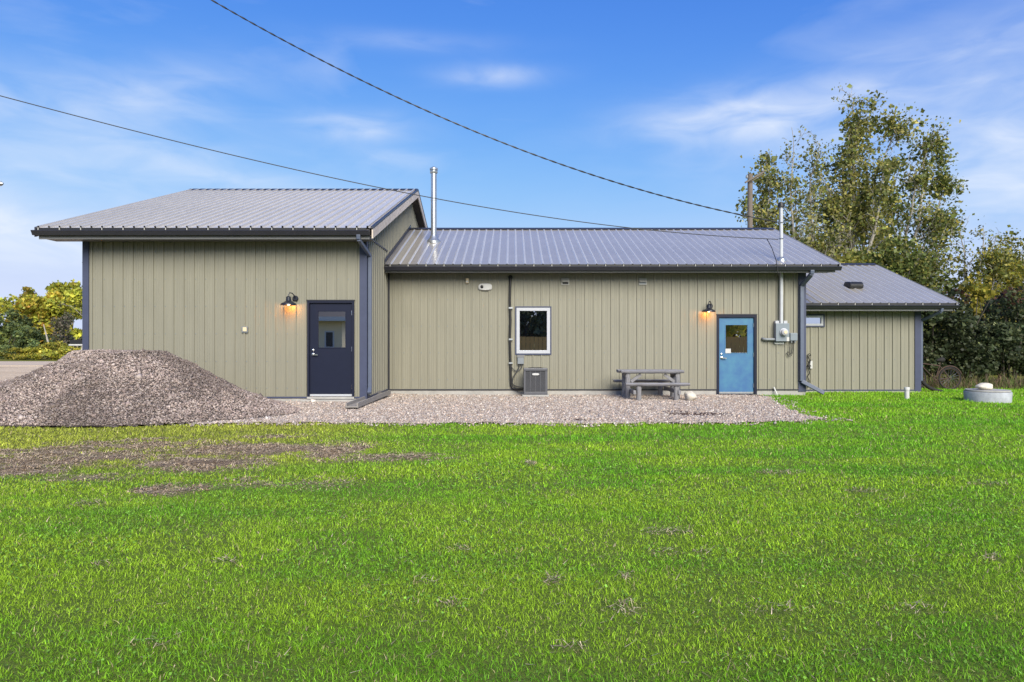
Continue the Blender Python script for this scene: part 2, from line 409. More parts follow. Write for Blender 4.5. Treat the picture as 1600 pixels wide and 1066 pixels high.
def b_gravel(t, p):
    p.inputs['Roughness'].default_value = .95; p.inputs['Specular IOR Level'].default_value = .2
    c = t.nodes.new('ShaderNodeTexCoord'); v = t.nodes.new('ShaderNodeTexVoronoi'); v.inputs['Scale'].default_value = 34
    t.links.new(c.outputs['Object'], v.inputs['Vector'])
    a = t.nodes.new('ShaderNodeAttribute'); a.attribute_name = 'Col'
    s = t.nodes.new('ShaderNodeSeparateColor'); t.links.new(v.outputs['Color'], s.inputs[0])
    x = t.nodes.new('ShaderNodeMix'); x.data_type = 'RGBA'; x.blend_type = 'MULTIPLY'; x.inputs['Factor'].default_value = 1
    t.links.new(a.outputs['Color'], x.inputs['A']); t.links.new(ramp(t, s.outputs[0], [(0, (.5, .5, .5)), (.5, (.95, .93, .92)), (1, (1.5, 1.45, 1.42))]), x.inputs['B'])
    t.links.new(x.outputs['Result'], p.inputs['Base Color'])
    inv = t.nodes.new('ShaderNodeMath'); inv.operation = 'SUBTRACT'; inv.inputs[0].default_value = 1; t.links.new(v.outputs['Distance'], inv.inputs[1])
    bumpto(t, p, inv.outputs[0], .9, .03)
ground_mat('gravel', b_gravel)
def b_road(t, p):
    p.inputs['Specular IOR Level'].default_value = .05
    p.inputs['Roughness'].default_value = .9
    t.links.new(ramp(t, noise(t, 1.2, 8, .7, (.3, 1, 1)), [(.3, (.48, .38, .28)), (.7, (.62, .5, .38))]), p.inputs['Base Color'])
    bumpto(t, p, noise(t, 25, 6, .8), .4, .03)
ground_mat('road', b_road)
def b_yard(t, p):
    p.inputs['Specular IOR Level'].default_value = .05
    p.inputs['Roughness'].default_value = .95
    t.links.new(ramp(t, noise(t, .7, 9, .7, (.35, 1, 1)), [(.3, (.4, .3, .2)), (.5, (.62, .48, .33)), (.7, (.7, .57, .42))]), p.inputs['Base Color'])
    bumpto(t, p, noise(t, 18, 8, .8), .7, .05)
ground_mat('yard', b_yard)

me = MB().box(-1500, 1500, -600, 3000, -1.0, -.07).build('ground', 'field'); tag(me, kind='structure')
V, Fq = grid_mesh('lawn', -13.5, 17, -1.5, 24, .11, lambda X, Y: lawn_z(X, Y) - .05 * (np.minimum(np.minimum(X + 13.5, 17 - X), 24 - Y) < .2), 'soil')
D_ = dirt(V[:, 0], V[:, 1])[:, None]
green = np.array([.17, .24, .04]); brown = np.array([.29, .215, .15])
yl = smooth01((V[:, 1] - 6.5) / 2)[:, None] * smooth01((-1.2 - V[:, 0]) / 3)[:, None] * .6
cl = green * (1 - yl) + np.array([.19, .165, .06]) * yl
cols = cl * (1 - D_) + brown * D_ * (.62 + .76 * fbm(V[:, 0] * 4, V[:, 1] * 6 + 5))[:, None]
lawn = np_mesh('lawn', V, Fq, 'soil', cols, nv=4, smooth=True); tag(lawn, kind='structure')
# bare yard and road to the left
V, Fq = grid_mesh('dirt_yard', -60, -9.0, 11.2, 39, .5, lambda X, Y: -.012 + 0 * X, 'yard', lambda X, Y: (Y > 11.9 + .5 * fbm(X, Y)) & (Y < 38.4 + 1.2 * fbm(X * .4, Y)) & ((X < -9.8) | (Y < 15.2)))
tag(np_mesh('dirt_yard', V, Fq, 'yard', nv=4), kind='structure')
tag(MB().box(-220, 90, 39.2, 47.5, -.3, .0).build('road', 'road'), kind='structure')
# gravel apron in front of the building
V, Fq = grid_mesh('gravel_apron', -9.8, 7.2, 11.0, 18.1, .06, lambda X, Y: .002 + .012 * (fbm(X * 1.6, Y * 1.6) - .5) + .05 * smooth01((-X - 2) / 2) * smooth01((Y - 13) / 2), 'gravel', lambda X, Y: gravel_inside(X, Y) > 0)
def gravel_z(X, Y): return .002 + .012 * (fbm(X * 1.6, Y * 1.6) - .5) + .05 * smooth01((-X - 2) / 2) * smooth01((Y - 13) / 2)
STAIN = [(*gp(1085, 647), .75, .32), (*gp(1050, 643), .5, .2), (*gp(1288, 648), .5, .5), (*gp(905, 656), .6, .2), (*gp(1205, 618), .8, .5)]
def stain(X, Y):
    d = np.zeros_like(np.asarray(X, float))
    for a, b, rx, ry in STAIN: d = np.maximum(d, np.exp(-((X - a) / rx) ** 2 - ((Y - b) / ry) ** 2))
    return np.clip((d * (.3 + 1.4 * fbm(X * 3, Y * 3)) - .28) * 2.2, 0, 1)
S_ = stain(V[:, 0], V[:, 1])[:, None]
cols = np.array([.45, .38, .32]) * (1 - S_) + np.array([.1, .065, .05]) * S_
apron = np_mesh('gravel_apron', V, Fq, 'gravel', cols, nv=4); tag(apron, kind='structure')

# ------------------------------------------------------------------ the building
WX0, WX1, WY = -9.63, -3.27, 15.35            # wing: left, right wall, front wall
MX1, MY = 7.70, 17.93                         # main part: right end, front wall
AX1, AY = 11.35, 18.99                        # annex
bld = empty('metal_clad_building', (0, 18, 0), 'long khaki metal clad workshop with grey metal roofs and a taller wing', 'building')
RIB = .2286
def rib_profile(u0, u1, start, RB=((-.023, 0), (-.015, .025), (.015, .025), (.023, 0)), minor=True):
    """(u, height) points of ribbed sheet between u0 and u1; ribs every 9 inch from start"""
    us = [(u0, 0.)]; k = math.ceil((u0 - start - .03) / RIB)
    while True:
        c = start + k * RIB; k += 1
        if c - .026 > u1: break
        for du, h in (*RB, *(((.085, 0), (.092, .004), (.102, .004), (.109, 0), (.13, 0), (.137, .004), (.147, .004), (.154, 0)) if minor else ())):
            u = c + du
            if u0 + .001 < u < u1 - .001: us.append((u, h))
    us.append((u1, 0.)); return us
def ribbed_wall(parent, u0, u1, start, to3, zbot, ztop, openings=(), m='siding', name='wall_panel'):
    """sheets 0.914 m wide; to3(u,h,z) -> xyz; openings: (u0,u1,z0,z1)"""
    a = u0; idx = 0
    while a < u1 - .02:
        b = min(start + math.floor((a - start + .01) / .9144 + 1) * .9144 - .04, u1)
        if b - a < .05: b = min(b + .9144, u1)
        pts = rib_profile(a, b, start); extra = []
        for (o0, o1, _, _) in openings:
            for e in (o0, o1):
                if a < e < b: extra.append(e)
        uu = [p[0] for p in pts]; hh = [p[1] for p in pts]
        for e in extra:
            pts.append((e, float(np.interp(e, uu, hh)))); 
        pts.sort(); mb = MB()
        for (ua, ha), (ub, hb) in zip(pts[:-1], pts[1:]):
            if ub - ua < 1e-5: continue
            mid = (ua + ub) / 2; iv = [(zbot, None)]
            cuts = [(o[2], o[3]) for o in openings if o[0] < mid < o[1]]
            segs = []; lo = zbot
            for (c0, c1) in sorted(cuts):
                if c0 > lo + .01: segs.append((lo, c0, False))
                lo = c1
            segs.append((lo, None, True))
            for (z0, z1, top) in segs:
                za = ztop(ua) if top else z1; zb = ztop(ub) if top else z1
                mb.add([to3(ua, ha, z0), to3(ub, hb, z0), to3(ub, hb, zb), to3(ua, ha, za)], [(0, 1, 2, 3)])
        o = mb.build(name, m, parent)
        a = b; idx += 1
def backing(x0, x1, y0, y1, z0, z1, openings=()):
    mb = MB(); xs = sorted({x0, x1, *[o[0] for o in openings], *[o[1] for o in openings]}); xs = [x for x in xs if x0 <= x <= x1]
    for a, b in zip(xs[:-1], xs[1:]):
        mid = (a + b) / 2; lo = z0
        for o in sorted([o for o in openings if o[0] < mid < o[1]], key=lambda o: o[2]):
            if o[2] > lo + .005: mb.box(a, b, y0, y1, lo, o[2])
            lo = o[3]
        mb.box(a, b, y0, y1, lo, z1)
    return mb
def rect(x0, y0, x1, y1, s): return ((x0 - 800) / s, (x1 - 800) / s, CAM_H + (533 - y1) / s, CAM_H + (533 - y0) / s)
S1, S2, S3 = F / WY, F / MY, F / AY
d1 = rect(480.5, 470, 554, 622, S1); d2 = rect(1119, 492, 1182, 617.5, S2); w1 = rect(805, 479, 861.5, 554.5, S2); w2 = (7.72, 8.68, 1.80, 2.15)

# walls
wing_wall = backing(WX0 + .02, WX1 - .02, WY + .012, WY + .16, .06, 3.86, [d1]).box(WX0 + .02, WX0 + .16, WY + .17, 28.3, .06, 3.86).box(WX0 + .17, WX1 - .02, 28.15, 28.3, .06, 3.86).build('wall', 'siding', bld)
ribbed_wall(wing_wall, WX0 + .12, WX1 - .14, WX0 + .19, lambda u, h, z: (u, WY - h, z), .15, lambda u: 3.75, [d1])
RW_E, RW_ZE, RW_R, RW_ZR = 14.75, 3.86, 21.84, 6.24          # wing roof: eave y,z ridge y,z
RM_E, RM_ZE, RM_R, RM_ZR = 17.43, 3.375, 21.84, 4.99         # main roof
RA_E, RA_ZE, RA_R, RA_ZR = 18.50, 2.45, 22.70, 3.955         # annex roof
kw = (RW_ZR - RW_ZE) / (RW_R - RW_E)
side = MB().prism([(WY + .17, .06), (28.14, .06), (28.14, RW_ZR - kw * (28.14 - RW_R) - .14), (RW_R, RW_ZR - .14), (WY + .17, RW_ZE + kw * (WY + .17 - RW_E) - .14)], WX1 - .16, WX1 - .012).build('wall', 'siding', bld)
ribbed_wall(side, WY + .14, 28.2, WY + .16, lambda u, h, z: (WX1 + h, u, z), .15, lambda u: RW_ZR - kw * abs(u - RW_R) - .13)
main_wall = backing(WX1 + .01, MX1 - .02, MY + .012, MY + .16, .04, 3.4, [d2, w1]).box(MX1 - .16, MX1 - .02, MY + .17, 25.6, .04, 3.4).box(WX1 + .01, MX1 - .17, 25.6, 25.75, .04, 3.4).build('wall', 'siding', bld)
ribbed_wall(main_wall, WX1 + .06, MX1 - .18, WX1 + .16, lambda u, h, z: (u, MY - h, z), .135, lambda u: 3.25, [d2, w1])
gm = (RM_ZR - RM_ZE) / (RM_R - RM_E)
MB().prism([(MY + .17, 3.41), (25.59, 3.41), (RM_R, RM_ZR - .15)], MX1 - .16, MX1 - .02).build('gable', 'siding', bld)
annex_wall = backing(MX1 - .01, AX1 - .02, AY + .012, AY + .15, -.02, 2.45, [w2]).box(AX1 - .15, AX1 - .02, AY + .16, 26.2, -.02, 2.45).box(MX1, AX1 - .16, 26.06, 26.2, -.02, 2.45).build('wall', 'siding', bld)
ribbed_wall(annex_wall, MX1 + .02, AX1 - .15, AX1 - .3, lambda u, h, z: (u, AY - h, z), .045, lambda u: 2.3, [w2])
MB().prism([(AY + .16, 2.46), (26.05, 2.46), (RA_R, RA_ZR - .15)], AX1 - .15, AX1 - .02).build('gable', 'siding', bld)
# foundations and base trim
MB().box(WX0 - .0, WX1 - .01, WY - .005, WY + .2, -.2, .125).box(WX1 - .3, WX1 + .012, WY + .2, MY + .3, -.2, .125).build('foundation', 'concrete', bld)
MB().box(WX1 + .012, d2[0], MY - .01, MY + .2, -.2, .115).box(d2[1], MX1, MY - .01, MY + .2, -.2, .115).build('foundation', 'concrete', bld)
MB().box(MX1, AX1, AY - .008, AY + .2, -.2, .03).build('foundation', 'concrete', bld)
MB().box(WX0 + .13, d1[0] - .005, WY - .026, WY, .125, .16).box(d1[1] + .005, WX1 - .13, WY - .026, WY, .125, .16).build('base_trim', 'trim', bld)
MB().box(WX1 - .01, WX1 + .026, WY + .13, MY - .03, .125, .16).build('base_trim', 'trim', bld)
MB().box(WX1 + .04, d2[0] - .005, MY - .028, MY, .115, .148).box(d2[1] + .005, MX1 - .19, MY - .028, MY, .115, .148).build('base_trim', 'gutter', bld)
MB().box(MX1 + .02, AX1 - .15, AY - .028, AY, .03, .06).build('base_trim', 'trim', bld)
# corner trims
def corner(x0, x1, y, z0, z1, side_x, depth, name='corner_trim'):
    MB().box(x0, x1, y - .03, y + .008, z0, z1).box(min(side_x), max(side_x), y + .008, y + depth, z0, z1).build(name, 'trim', bld)
corner(WX0 - .01, WX0 + .13, WY, .1, 3.72, (WX0 - .01, WX0 + .018), .14)
corner(WX1 - .15, WX1 + .012, WY, .1, 3.72, (WX1 - .012, WX1 + .012), .13)
corner(MX1 - .19, MX1 + .01, MY, .08, 3.2, (MX1 - .018, MX1 + .01), .14)
corner(AX1 - .16, AX1 + .01, AY, .02, 2.28, (AX1 - .018, AX1 + .01), .14)
MB().box(WX1 + .022, WX1 + .06, MY - .03, MY + .01, .148, 3.2).build('corner_trim', 'gutter', bld)
# flashing line along the wing's side wall at eave height
MB().box(WX1 + .0, WX1 + .03, WY + .15, MY - .1, 3.74, 3.775).build('wall_flashing', 'gutter', bld)

# roofs
def roof(x0, x1, e, ze, r, zr, back, start, m='roof_metal'):
    k = (zr - ze) / (r - e); zb = zr - k * (back - r); th = .13
    nrm = Vector((0, -k, 1)).normalized()
    dk = MB().prism([(e + .03, ze - .02), (r, zr - .02), (back - .03, zb - .02), (back - .03, zb - .02 - th), (r, zr - .02 - th), (e + .03, ze - .02 - th)], x0 + .03, x1 - .03).build('roof', 'soffit', bld)
    for sgn in (-1, 1):
        a = x0
        while a < x1 - .02:
            b = min(start + math.floor((a - start + .01) / .9144 + 1) * .9144 - .04, x1)
            if b - a < .05: b = min(b + .9144, x1)
            pts = rib_profile(a, b, start, ((-.021, 0), (-.018, .046), (.018, .046), (.021, 0)) if m == 'roof_pale' else ((-.034, 0), (-.011, .02), (.011, .02), (.034, 0)), False); mb = MB()
            y0, z0 = (e - .04, ze - .04 * k) if sgn < 0 else (back + .04, zb - .04 * k)
            nn = Vector((0, sgn * k, 1)).normalized()
            for (ua, ha), (ub, hb) in zip(pts[:-1], pts[1:]):
                q = [Vector((ua, y0, z0)) + nn * ha, Vector((ub, y0, z0)) + nn * hb, Vector((ub, r, zr)) + nn * hb, Vector((ua, r, zr)) + nn * ha]
                mb.add(q if sgn < 0 else q[::-1], [(0, 1, 2, 3)])
            po = mb.build('roof_panel', m, dk); a = b
            if m == 'roof_metal':      # light caught by the ribs, put in as a paler colour
                po.data.materials.append(MATS['roof_rib_lit'])
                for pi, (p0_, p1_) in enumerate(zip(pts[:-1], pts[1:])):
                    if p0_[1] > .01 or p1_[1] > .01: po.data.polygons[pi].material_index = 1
    MB().prism([(r - .16, zr - .16 * k + .024), (r, zr + .032), (r + .16, zr - .16 * k + .024), (r + .16, zr - .16 * k + .03), (r, zr + .045), (r - .16, zr - .16 * k + .03)], x0 - .02, x1 + .02).build('ridge_cap', 'gutter', dk)
    return dk, k
def eave(x0, x1, e, ze, wall_y, hg, hf, xs0, xs1, start):
    # K-style gutter
    y = e - .02
    MB().prism([(y - .04, ze - .072), (y - .115, ze - .072), (y - .125, ze - .084), (y - .115, ze - .1), (y - .085, ze - hg + .02), (y - .075, ze - hg), (y - .0, ze - hg), (y - .0, ze - .1)], x0, x1).build('gutter', 'gutter', bld)
    MB().box(xs0, xs1, e + .0, e + .028, ze - hg - hf, ze - .045).build('fascia', 'fascia', bld)
    MB().box(xs0 + .004, xs1 - .004, e + .03, wall_y - .03, ze - hg - hf + .03, ze - hg - hf + .045).build('soffit', 'fascia', bld)
    # closure strip seen between the ribs above the gutter, with pale rib ends
    mb = MB(); n = int((x1 - x0) / .4572); st = start + math.ceil((x0 - start) / .4572) * .4572
    cuts = [x0 + .05] + [st + i * .4572 for i in range(n + 1) if x0 + .1 < st + i * .4572 < x1 - .1] + [x1 - .05]
    for a, b in zip(cuts[:-1], cuts[1:]): mb.box(a + .03, b - .03, e - .052, e - .045, ze - .09, ze - .012)
    tag(mb.build('closure_strip', 'black', bld), kind='stuff')
    tk = MB()
    for c in cuts[1:-1]: tk.box(c - .011, c + .011, e - .056, e - .045, ze - .088, ze - .01)
    tag(tk.build('rib_ends', 'pale_grey', bld), kind='stuff')
roof_w, kW = roof(-10.27, -3.04, RW_E, RW_ZE, RW_R, RW_ZR, 28.93, -10.2, 'roof_pale')
eave(-10.30, -3.06, RW_E, RW_ZE, WY, .175, .075, -10.22, -3.08, -10.2)
roof_m, kM = roof(WX1 + .024, 8.35, RM_E, RM_ZE, RM_R, RM_ZR, 26.25, -3.1)
eave(WX1 + .03, 8.36, RM_E, RM_ZE, MY, .17, .045, WX1 + .03, 8.25, -3.1)
roof_a, kA = roof(MX1 + .02, 12.03, RA_E, RA_ZE, RA_R, RA_ZR, 26.9, 7.9)
eave(MX1 + .03, 12.05, RA_E, RA_ZE, AY, .155, .07, MX1 + .03, 11.95, 7.9)
# rake boards
def rake(x0, x1, e, ze, r, zr, back, k, dep, m, top=.0, name='rake_board'):
    for a, za, b, zb in ((e - .01, ze, r, zr), (r, zr, back, zr - k * (back - r))):
        MB().prism([(a, za - top), (b, zb - top), (b, zb - dep), (a, za - dep)], x0, x1).build(name, m, bld)
rake(-3.028, -2.998, RW_E, RW_ZE, RW_R, RW_ZR, 28.93, kW, .235, 'cream_wood', .035)
rake(-3.05, -2.992, RW_E - .03, RW_ZE + .005, RW_R, RW_ZR + .02, 28.95, kW, .03, 'gutter', -.012, 'rake_trim')
rake(-10.31, -10.272, RW_E, RW_ZE, RW_R, RW_ZR, 28.93, kW, .2, 'gutter', -.012)
rake(8.352, 8.39, RM_E, RM_ZE, RM_R, RM_ZR, 26.25, kM, .17, 'fascia', -.024)
rake(12.032, 12.07, RA_E, RA_ZE, RA_R, RA_ZR, 26.9, kA, .17, 'fascia', -.024)
for (x0, x1, e, ze, r, zr, back, k) in ((WX1 + .03, -3.035, RW_E, RW_ZE, RW_R, RW_ZR, 28.93, kW),):
    for a, za, b, zb in ((e + .06, ze + .06 * k, r - .01, zr - .01 * k), (r + .01, zr - .01 * k, back, zr - k * (back - r))):
        MB().prism([(a, za - .18), (b, zb - .18), (b, zb - .195), (a, za - .195)], x0, x1).build('soffit', 'soffit', bld)
# wall flashing where main roof meets the wing wall
MB().prism([(RM_E - .03, RM_ZE + .02), (RM_R, RM_ZR + .02), (RM_R, RM_ZR + .13), (RM_E - .03, RM_ZE + .13)], WX1 + .024, WX1 + .034).build('roof_flashing', 'gutter', bld)
# screws on the sheets: rows of small heads
def screws(rows, u0, u1, to3, skip=()):
    mb = MB(); u = u0
    while u < u1:
        for z in rows:
            if any(o[0] - .03 < u < o[1] + .03 and o[2] < z < o[3] for o in skip): continue
            c = Vector(to3(u, z)); r = .011
            mb.add([c + Vector((-r, 0, -r)), c + Vector((r, 0, -r)), c + Vector((r, 0, r)), c + Vector((-r, 0, r)), c + Vector((0, -.008, 0))], [(0, 1, 4), (1, 2, 4), (2, 3, 4), (3, 0, 4)])
        u += RIB
    return mb
tag(screws((.35, .95, 1.57, 2.19, 2.8, 3.42), WX0 + .19 + .045, WX1 - .2, lambda u, z: (u, WY - .001, z), [d1]).build('screw_heads', 'grey_metal', wing_wall), kind='stuff')
tag(screws((.4, 1.1, 1.8, 2.5, 3.0), WX1 + .16 + .045, MX1 - .25, lambda u, z: (u, MY - .001, z), [d2, w1]).build('screw_heads', 'grey_metal', main_wall), kind='stuff')
tag(screws((.3, .9, 1.5, 2.05), MX1 + .2, AX1 - .25, lambda u, z: (u, AY - .001, z), [w2]).build('screw_heads', 'grey_metal', annex_wall), kind='stuff')

# doors
def door(r, y, leaf_m, frame_m, win, label, frame_w, jam=.03):
    x0, x1, z0, z1 = r
    d = MB().box(x0 + frame_w + .004, x1 - frame_w - .004, y + .012, y + .055, z0 + .035, win[2]).box(x0 + frame_w + .004, x1 - frame_w - .004, y + .012, y + .055, win[3], z1 - frame_w - .004)
    d.box(x0 + frame_w + .004, win[0], y + .012, y + .055, win[2], win[3]).box(win[1], x1 - frame_w - .004, y + .012, y + .055, win[2], win[3])
    leaf = d.build('door', leaf_m, bld); leaf['label'] = label
    MB().box(x0, x0 + frame_w, y - .035, y + .09, z0, z1 - frame_w).box(x1 - frame_w, x1, y - .035, y + .09, z0, z1 - frame_w).box(x0, x1, y - .035, y + .09, z1 - frame_w, z1).build('door_frame', frame_m, leaf)
    MB().box(x0 - .01, x1 + .01, y - .045, y - .0, z1, z1 + .02).build('drip_cap', 'gutter', leaf)
    MB().box(win[0], win[1], y + .03, y + .038, win[2], win[3]).build('pane', 'glass', leaf)
    b = .018; f = MB()
    f.box(win[0], win[1], y + .004, y + .0115, win[3], win[3] + b).box(win[0], win[1], y + .004, y + .0115, win[2] - b, win[2])
    f.box(win[0] - b, win[0], y + .004, y + .0115, win[2] - b, win[3] + b).box(win[1], win[1] + b, y + .004, y + .0115, win[2] - b, win[3] + b)
    f.build('pane_frame', leaf_m, leaf)
    hx = x0 + frame_w + .075; hz = z0 + .98
    MB().lathe([(.033, 0), (.033, -.012), (.014, -.016), (.014, -.05)], (hx, y + .012, hz), 14, 'y').beam((hx - .01, y - .045, hz), (hx + .115, y - .045, hz - .012), .016, .024).build('handle', 'steel', leaf, True)
    MB().lathe([(.026, 0), (.026, -.012), (.02, -.016)], (hx - .005, y + .012, hz + .095), 14, 'y').build('deadbolt', 'steel', leaf, True)
    h0 = MB().tube([(x1 - frame_w - .006, y - .008, z0 + .25 - .05), (x1 - frame_w - .006, y - .008, z0 + .25 + .06)], .013, 8).build('hinge', 'steel', leaf, True)
    for dz in ((z1 - z0) / 2 - .25, z1 - z0 - .53): copy_part(h0, (0, 0, dz), leaf)
    MB().box(x0 + frame_w + .006, x1 - frame_w - .006, y + .002, y + .011, z0 + .04, z0 + .085).build('door_sweep', 'white_vinyl' if leaf_m == 'navy' else 'galv', leaf)
    MB().box(x0 - .0, x1 + .0, y - .05, y + .09, z0 - .02, z0 + .03).build('threshold', 'concrete' if leaf_m == 'navy' else 'navy_frame', leaf)
    return leaf
n_door = door(d1, WY, 'navy', 'navy_frame', rect(497, 487, 539.5, 543, S1), 'navy blue half glazed steel door in the taller wing', .05)
b_door = door(d2, MY, 'blue', 'navy_frame', rect(1134, 508, 1168, 551.5, S2), 'bright blue half glazed steel door with dark frame', .07)
r = rect(1133.5, 545, 1142, 552, S2); MB().box(r[0], r[1], MY + .0, MY + .0035, r[2], r[3]).build('notice', 'white_paint', b_door)
MB().box(d1[0] - .12, d1[1] + .1, WY - .14, WY - .055, -.05, .10).build('door_step', 'concrete', bld, bevel=.01)
# windows
def window(r, y, fw, parent=bld, vis=None):
    x0, x1, z0, z1 = r; t = .03
    o = MB().box(x0, x1, y - .04, y + .01, z1 - t, z1).box(x0, x1, y - .04, y + .01, z0, z0 + t).box(x0, x0 + t, y - .04, y + .01, z0 + t, z1 - t).box(x1 - t, x1, y - .04, y + .01, z0 + t, z1 - t).build('window', 'trim', parent)
    a0, a1, b0, b1 = x0 + t + .002, x1 - t - .002, z0 + t + .002, z1 - t - .002
    MB().box(a0, a1, y - .03, y + .05, b1 - fw, b1).box(a0, a1, y - .03, y + .05, b0, b0 + fw).box(a0, a0 + fw, y - .03, y + .05, b0 + fw, b1 - fw).box(a1 - fw, a1, y - .03, y + .05, b0 + fw, b1 - fw).build('frame', 'white_vinyl', o, bevel=.006)
    MB().box(a0 + fw, a1 - fw, y + .012, y + .02, b0 + fw, b1 - fw).build('pane', 'glass', o); return o
window(w1, MY, .085); window(w2, AY, .06)
# downspouts
def spout(path, m, wd=.085, dp=.07):
    mb = MB()
    for p, q in zip(path[:-1], path[1:]):
        p, q = Vector(p), Vector(q); mb.beam(p, q, wd, dp, (0, 1, 0) if abs((q - p).normalized().y) < .9 else (1, 0, 0))
    return mb.build('downspout', m, bld, bevel=.012)
spout([(WX1 - .03, WY - .68, 3.70), (WX1 - .03, WY - .66, 3.60), (WX1 + .062, WY + .07, 3.33), (WX1 + .062, WY + .07, .36), (WX1 + .075, WY - .06, .24)], 'light_slate')
spout([(7.63, MY - .57, 3.22), (7.63, MY - .55, 3.12), (MX1 - .13, MY - .085, 2.86), (MX1 - .13, MY - .085, .36), (MX1 + .38, MY - .25, .06)], 'light_slate', .1, .085)
spout([(11.62, AY - .55, 2.3), (11.6, AY - .53, 2.2), (AX1 + .06, AY + .05, 1.98), (AX1 + .06, AY + .05, .3)], 'light_slate', .07, .06)
# stove pipe on main roof
cp = Vector((-2.29, 20.0, RM_ZE + kM * (20.0 - RM_E)))
pipe = MB().lathe([(.082, -.1), (.082, 2.02)], cp, 16).build('chimney_pipe', 'galv', roof_m, True)
MB().lathe([(.2, -.06), (.2, .02), (.13, .1), (.09, .2)], cp, 18).build('flashing', 'galv', pipe, True)
MB().lathe([(.1, 2.0), (.112, 2.02), (.112, 2.06), (.085, 2.065), (.085, 2.1), (.118, 2.1), (.118, 2.15), (.03, 2.2)], cp, 16).build('chimney_cap', 'galv', pipe, True)
MB().lathe([(.085, 1.2), (.09, 1.22), (.085, 1.24)], cp, 16).build('seam', 'galv', pipe, True)
# roof vent on the annex
vy = 20.0; vz = RA_ZE + kA * (vy - RA_E); vx = 10.0
MB().prism([(vy - .2, vz - .05), (vy - .22, vz + .06), (vy - .14, vz + .14), (vy + .12, vz + .17), (vy + .2, vz + .12), (vy + .2, vz + .0)], vx - .2, vx + .2).build('roof_vent', 'black', roof_a, bevel=.03)

# ------------------------------------------------------------------ things on the walls
def barn_lamp(cx, y, ztop, label, s):
    """gooseneck barn lamp: plate, arm, shade, bulb"""
    t = empty('wall_lamp', (cx, y - .02, ztop - .1), label, 'lamp')
    MB().lathe([(.065, 0), (.065, -.02), (.05, -.035)], (cx + .075, y - .02, ztop - .11), 16, 'y').build('wall_plate', 'lamp_black', t, True)
    arm = [(cx + .075, y - .05, ztop - .11), (cx + .07, y - .1, ztop - .05), (cx + .04, y - .15, ztop - .0), (cx + .0, y - .19, ztop + .005), (cx - .02, y - .21, ztop - .04), (cx - .02, y - .21, ztop - .1)]
    MB().tube(arm, .012, 8).build('arm', 'lamp_black', t, True)
    c = (cx - .02, y - .21, ztop)
    MB().lathe([(.03, -.07), (.05, -.09), (.055, -.17), (.1, -.2), (.165, -.235), (.178, -.27), (.172, -.27), (.155, -.235), (.09, -.205), (.045, -.18)], c, 24).build('lamp_shade', 'lamp_black', t, True)
    MB().lathe([(.012, -.19), (.03, -.215), (.036, -.245), (.025, -.268), (.006, -.274)], c, 12).build('bulb', 'bulb', t, True)
    ld = bpy.data.lights.new('lamp_light', 'POINT'); ld.energy = 3.4; ld.color = (1, .40, .11); ld.shadow_soft_size = .03
    lo = bpy.data.objects.new('lamp_light', ld); COL.objects.link(lo); lo.parent = t; lo.location = Vector((cx - .02, y - .17, ztop - .31)) - WLOC[t.name]
p = px(457, 459, S1); barn_lamp(p.x, WY, p.z, 'lit black barn lamp on khaki wall beside the navy door', S1)
p = px(1105, 472, S2); barn_lamp(p.x, MY, p.z, 'lit black barn lamp on khaki wall beside the blue door', S2)

def on_wall(x0, y0, x1, y1, s): return rect(x0, y0, x1, y1, s)
# outlet box on the wing
r = on_wall(378.5, 510.5, 388, 520, S1); t = empty('outlet_box', (r[0], WY, r[2]), 'small grey outlet box on the wing wall above the gravel pile', 'outlet')
MB().box(r[0], r[1], WY - .045, WY - .001, r[2], r[3]).build('box', 'grey_metal', t, bevel=.006)
MB().box(r[0] + .03, r[1] - .02, WY - .056, WY - .0455, r[2] + .03, r[3] - .015).build('cover', 'cream_plastic', t, bevel=.004)
# sensor, emergency light
r = on_wall(728, 435, 732.5, 443, S2); t = empty('motion_sensor', ((r[0] + r[1]) / 2, MY, r[2]), 'tiny cream sensor high on the wall near the stove pipe', 'sensor')
MB().box(r[0], r[1], MY - .07, MY - .001, r[2], r[3]).build('housing', 'cream_plastic', t, bevel=.01); MB().box(r[0] + .015, r[1] - .015, MY - .075, MY - .0705, r[2] + .02, r[2] + .06).build('lens', 'white_vinyl', t)
r = on_wall(747.5, 443, 769, 454.5, S2); cx, cz = (r[0] + r[1]) / 2, (r[2] + r[3]) / 2
t = empty('emergency_light', (cx, MY, r[2]), 'oval white wall fixture with a black eye below the main eave', 'light fixture')
hw = (r[1] - r[0]) / 2; hh = (r[3] - r[2]) / 2; n = 28; mb = MB(); ring = []
for yy, k in ((MY - .001, 1.), (MY - .05, 1.), (MY - .075, .82)):
    ring.append([(cx + k * hw * math.copysign(abs(math.cos(a)) ** .6, math.cos(a)), yy, cz + k * hh * math.copysign(abs(math.sin(a)) ** .8, math.sin(a))) for a in [2 * math.pi * i / n for i in range(n)]])
mb.v = [v for q in ring for v in q]
for a in range(2):
    for i in range(n): mb.f.append((a * n + i, a * n + (i + 1) % n, (a + 1) * n + (i + 1) % n, (a + 1) * n + i))
mb.f.append(tuple(range(2 * n, 3 * n))); mb.build('housing', 'white_paint', t, True)
MB().lathe([(.04, 0), (.04, -.02), (.025, -.03)], (cx - .085, MY - .075, cz + .005), 14, 'y').build('eye', 'black', t, True)
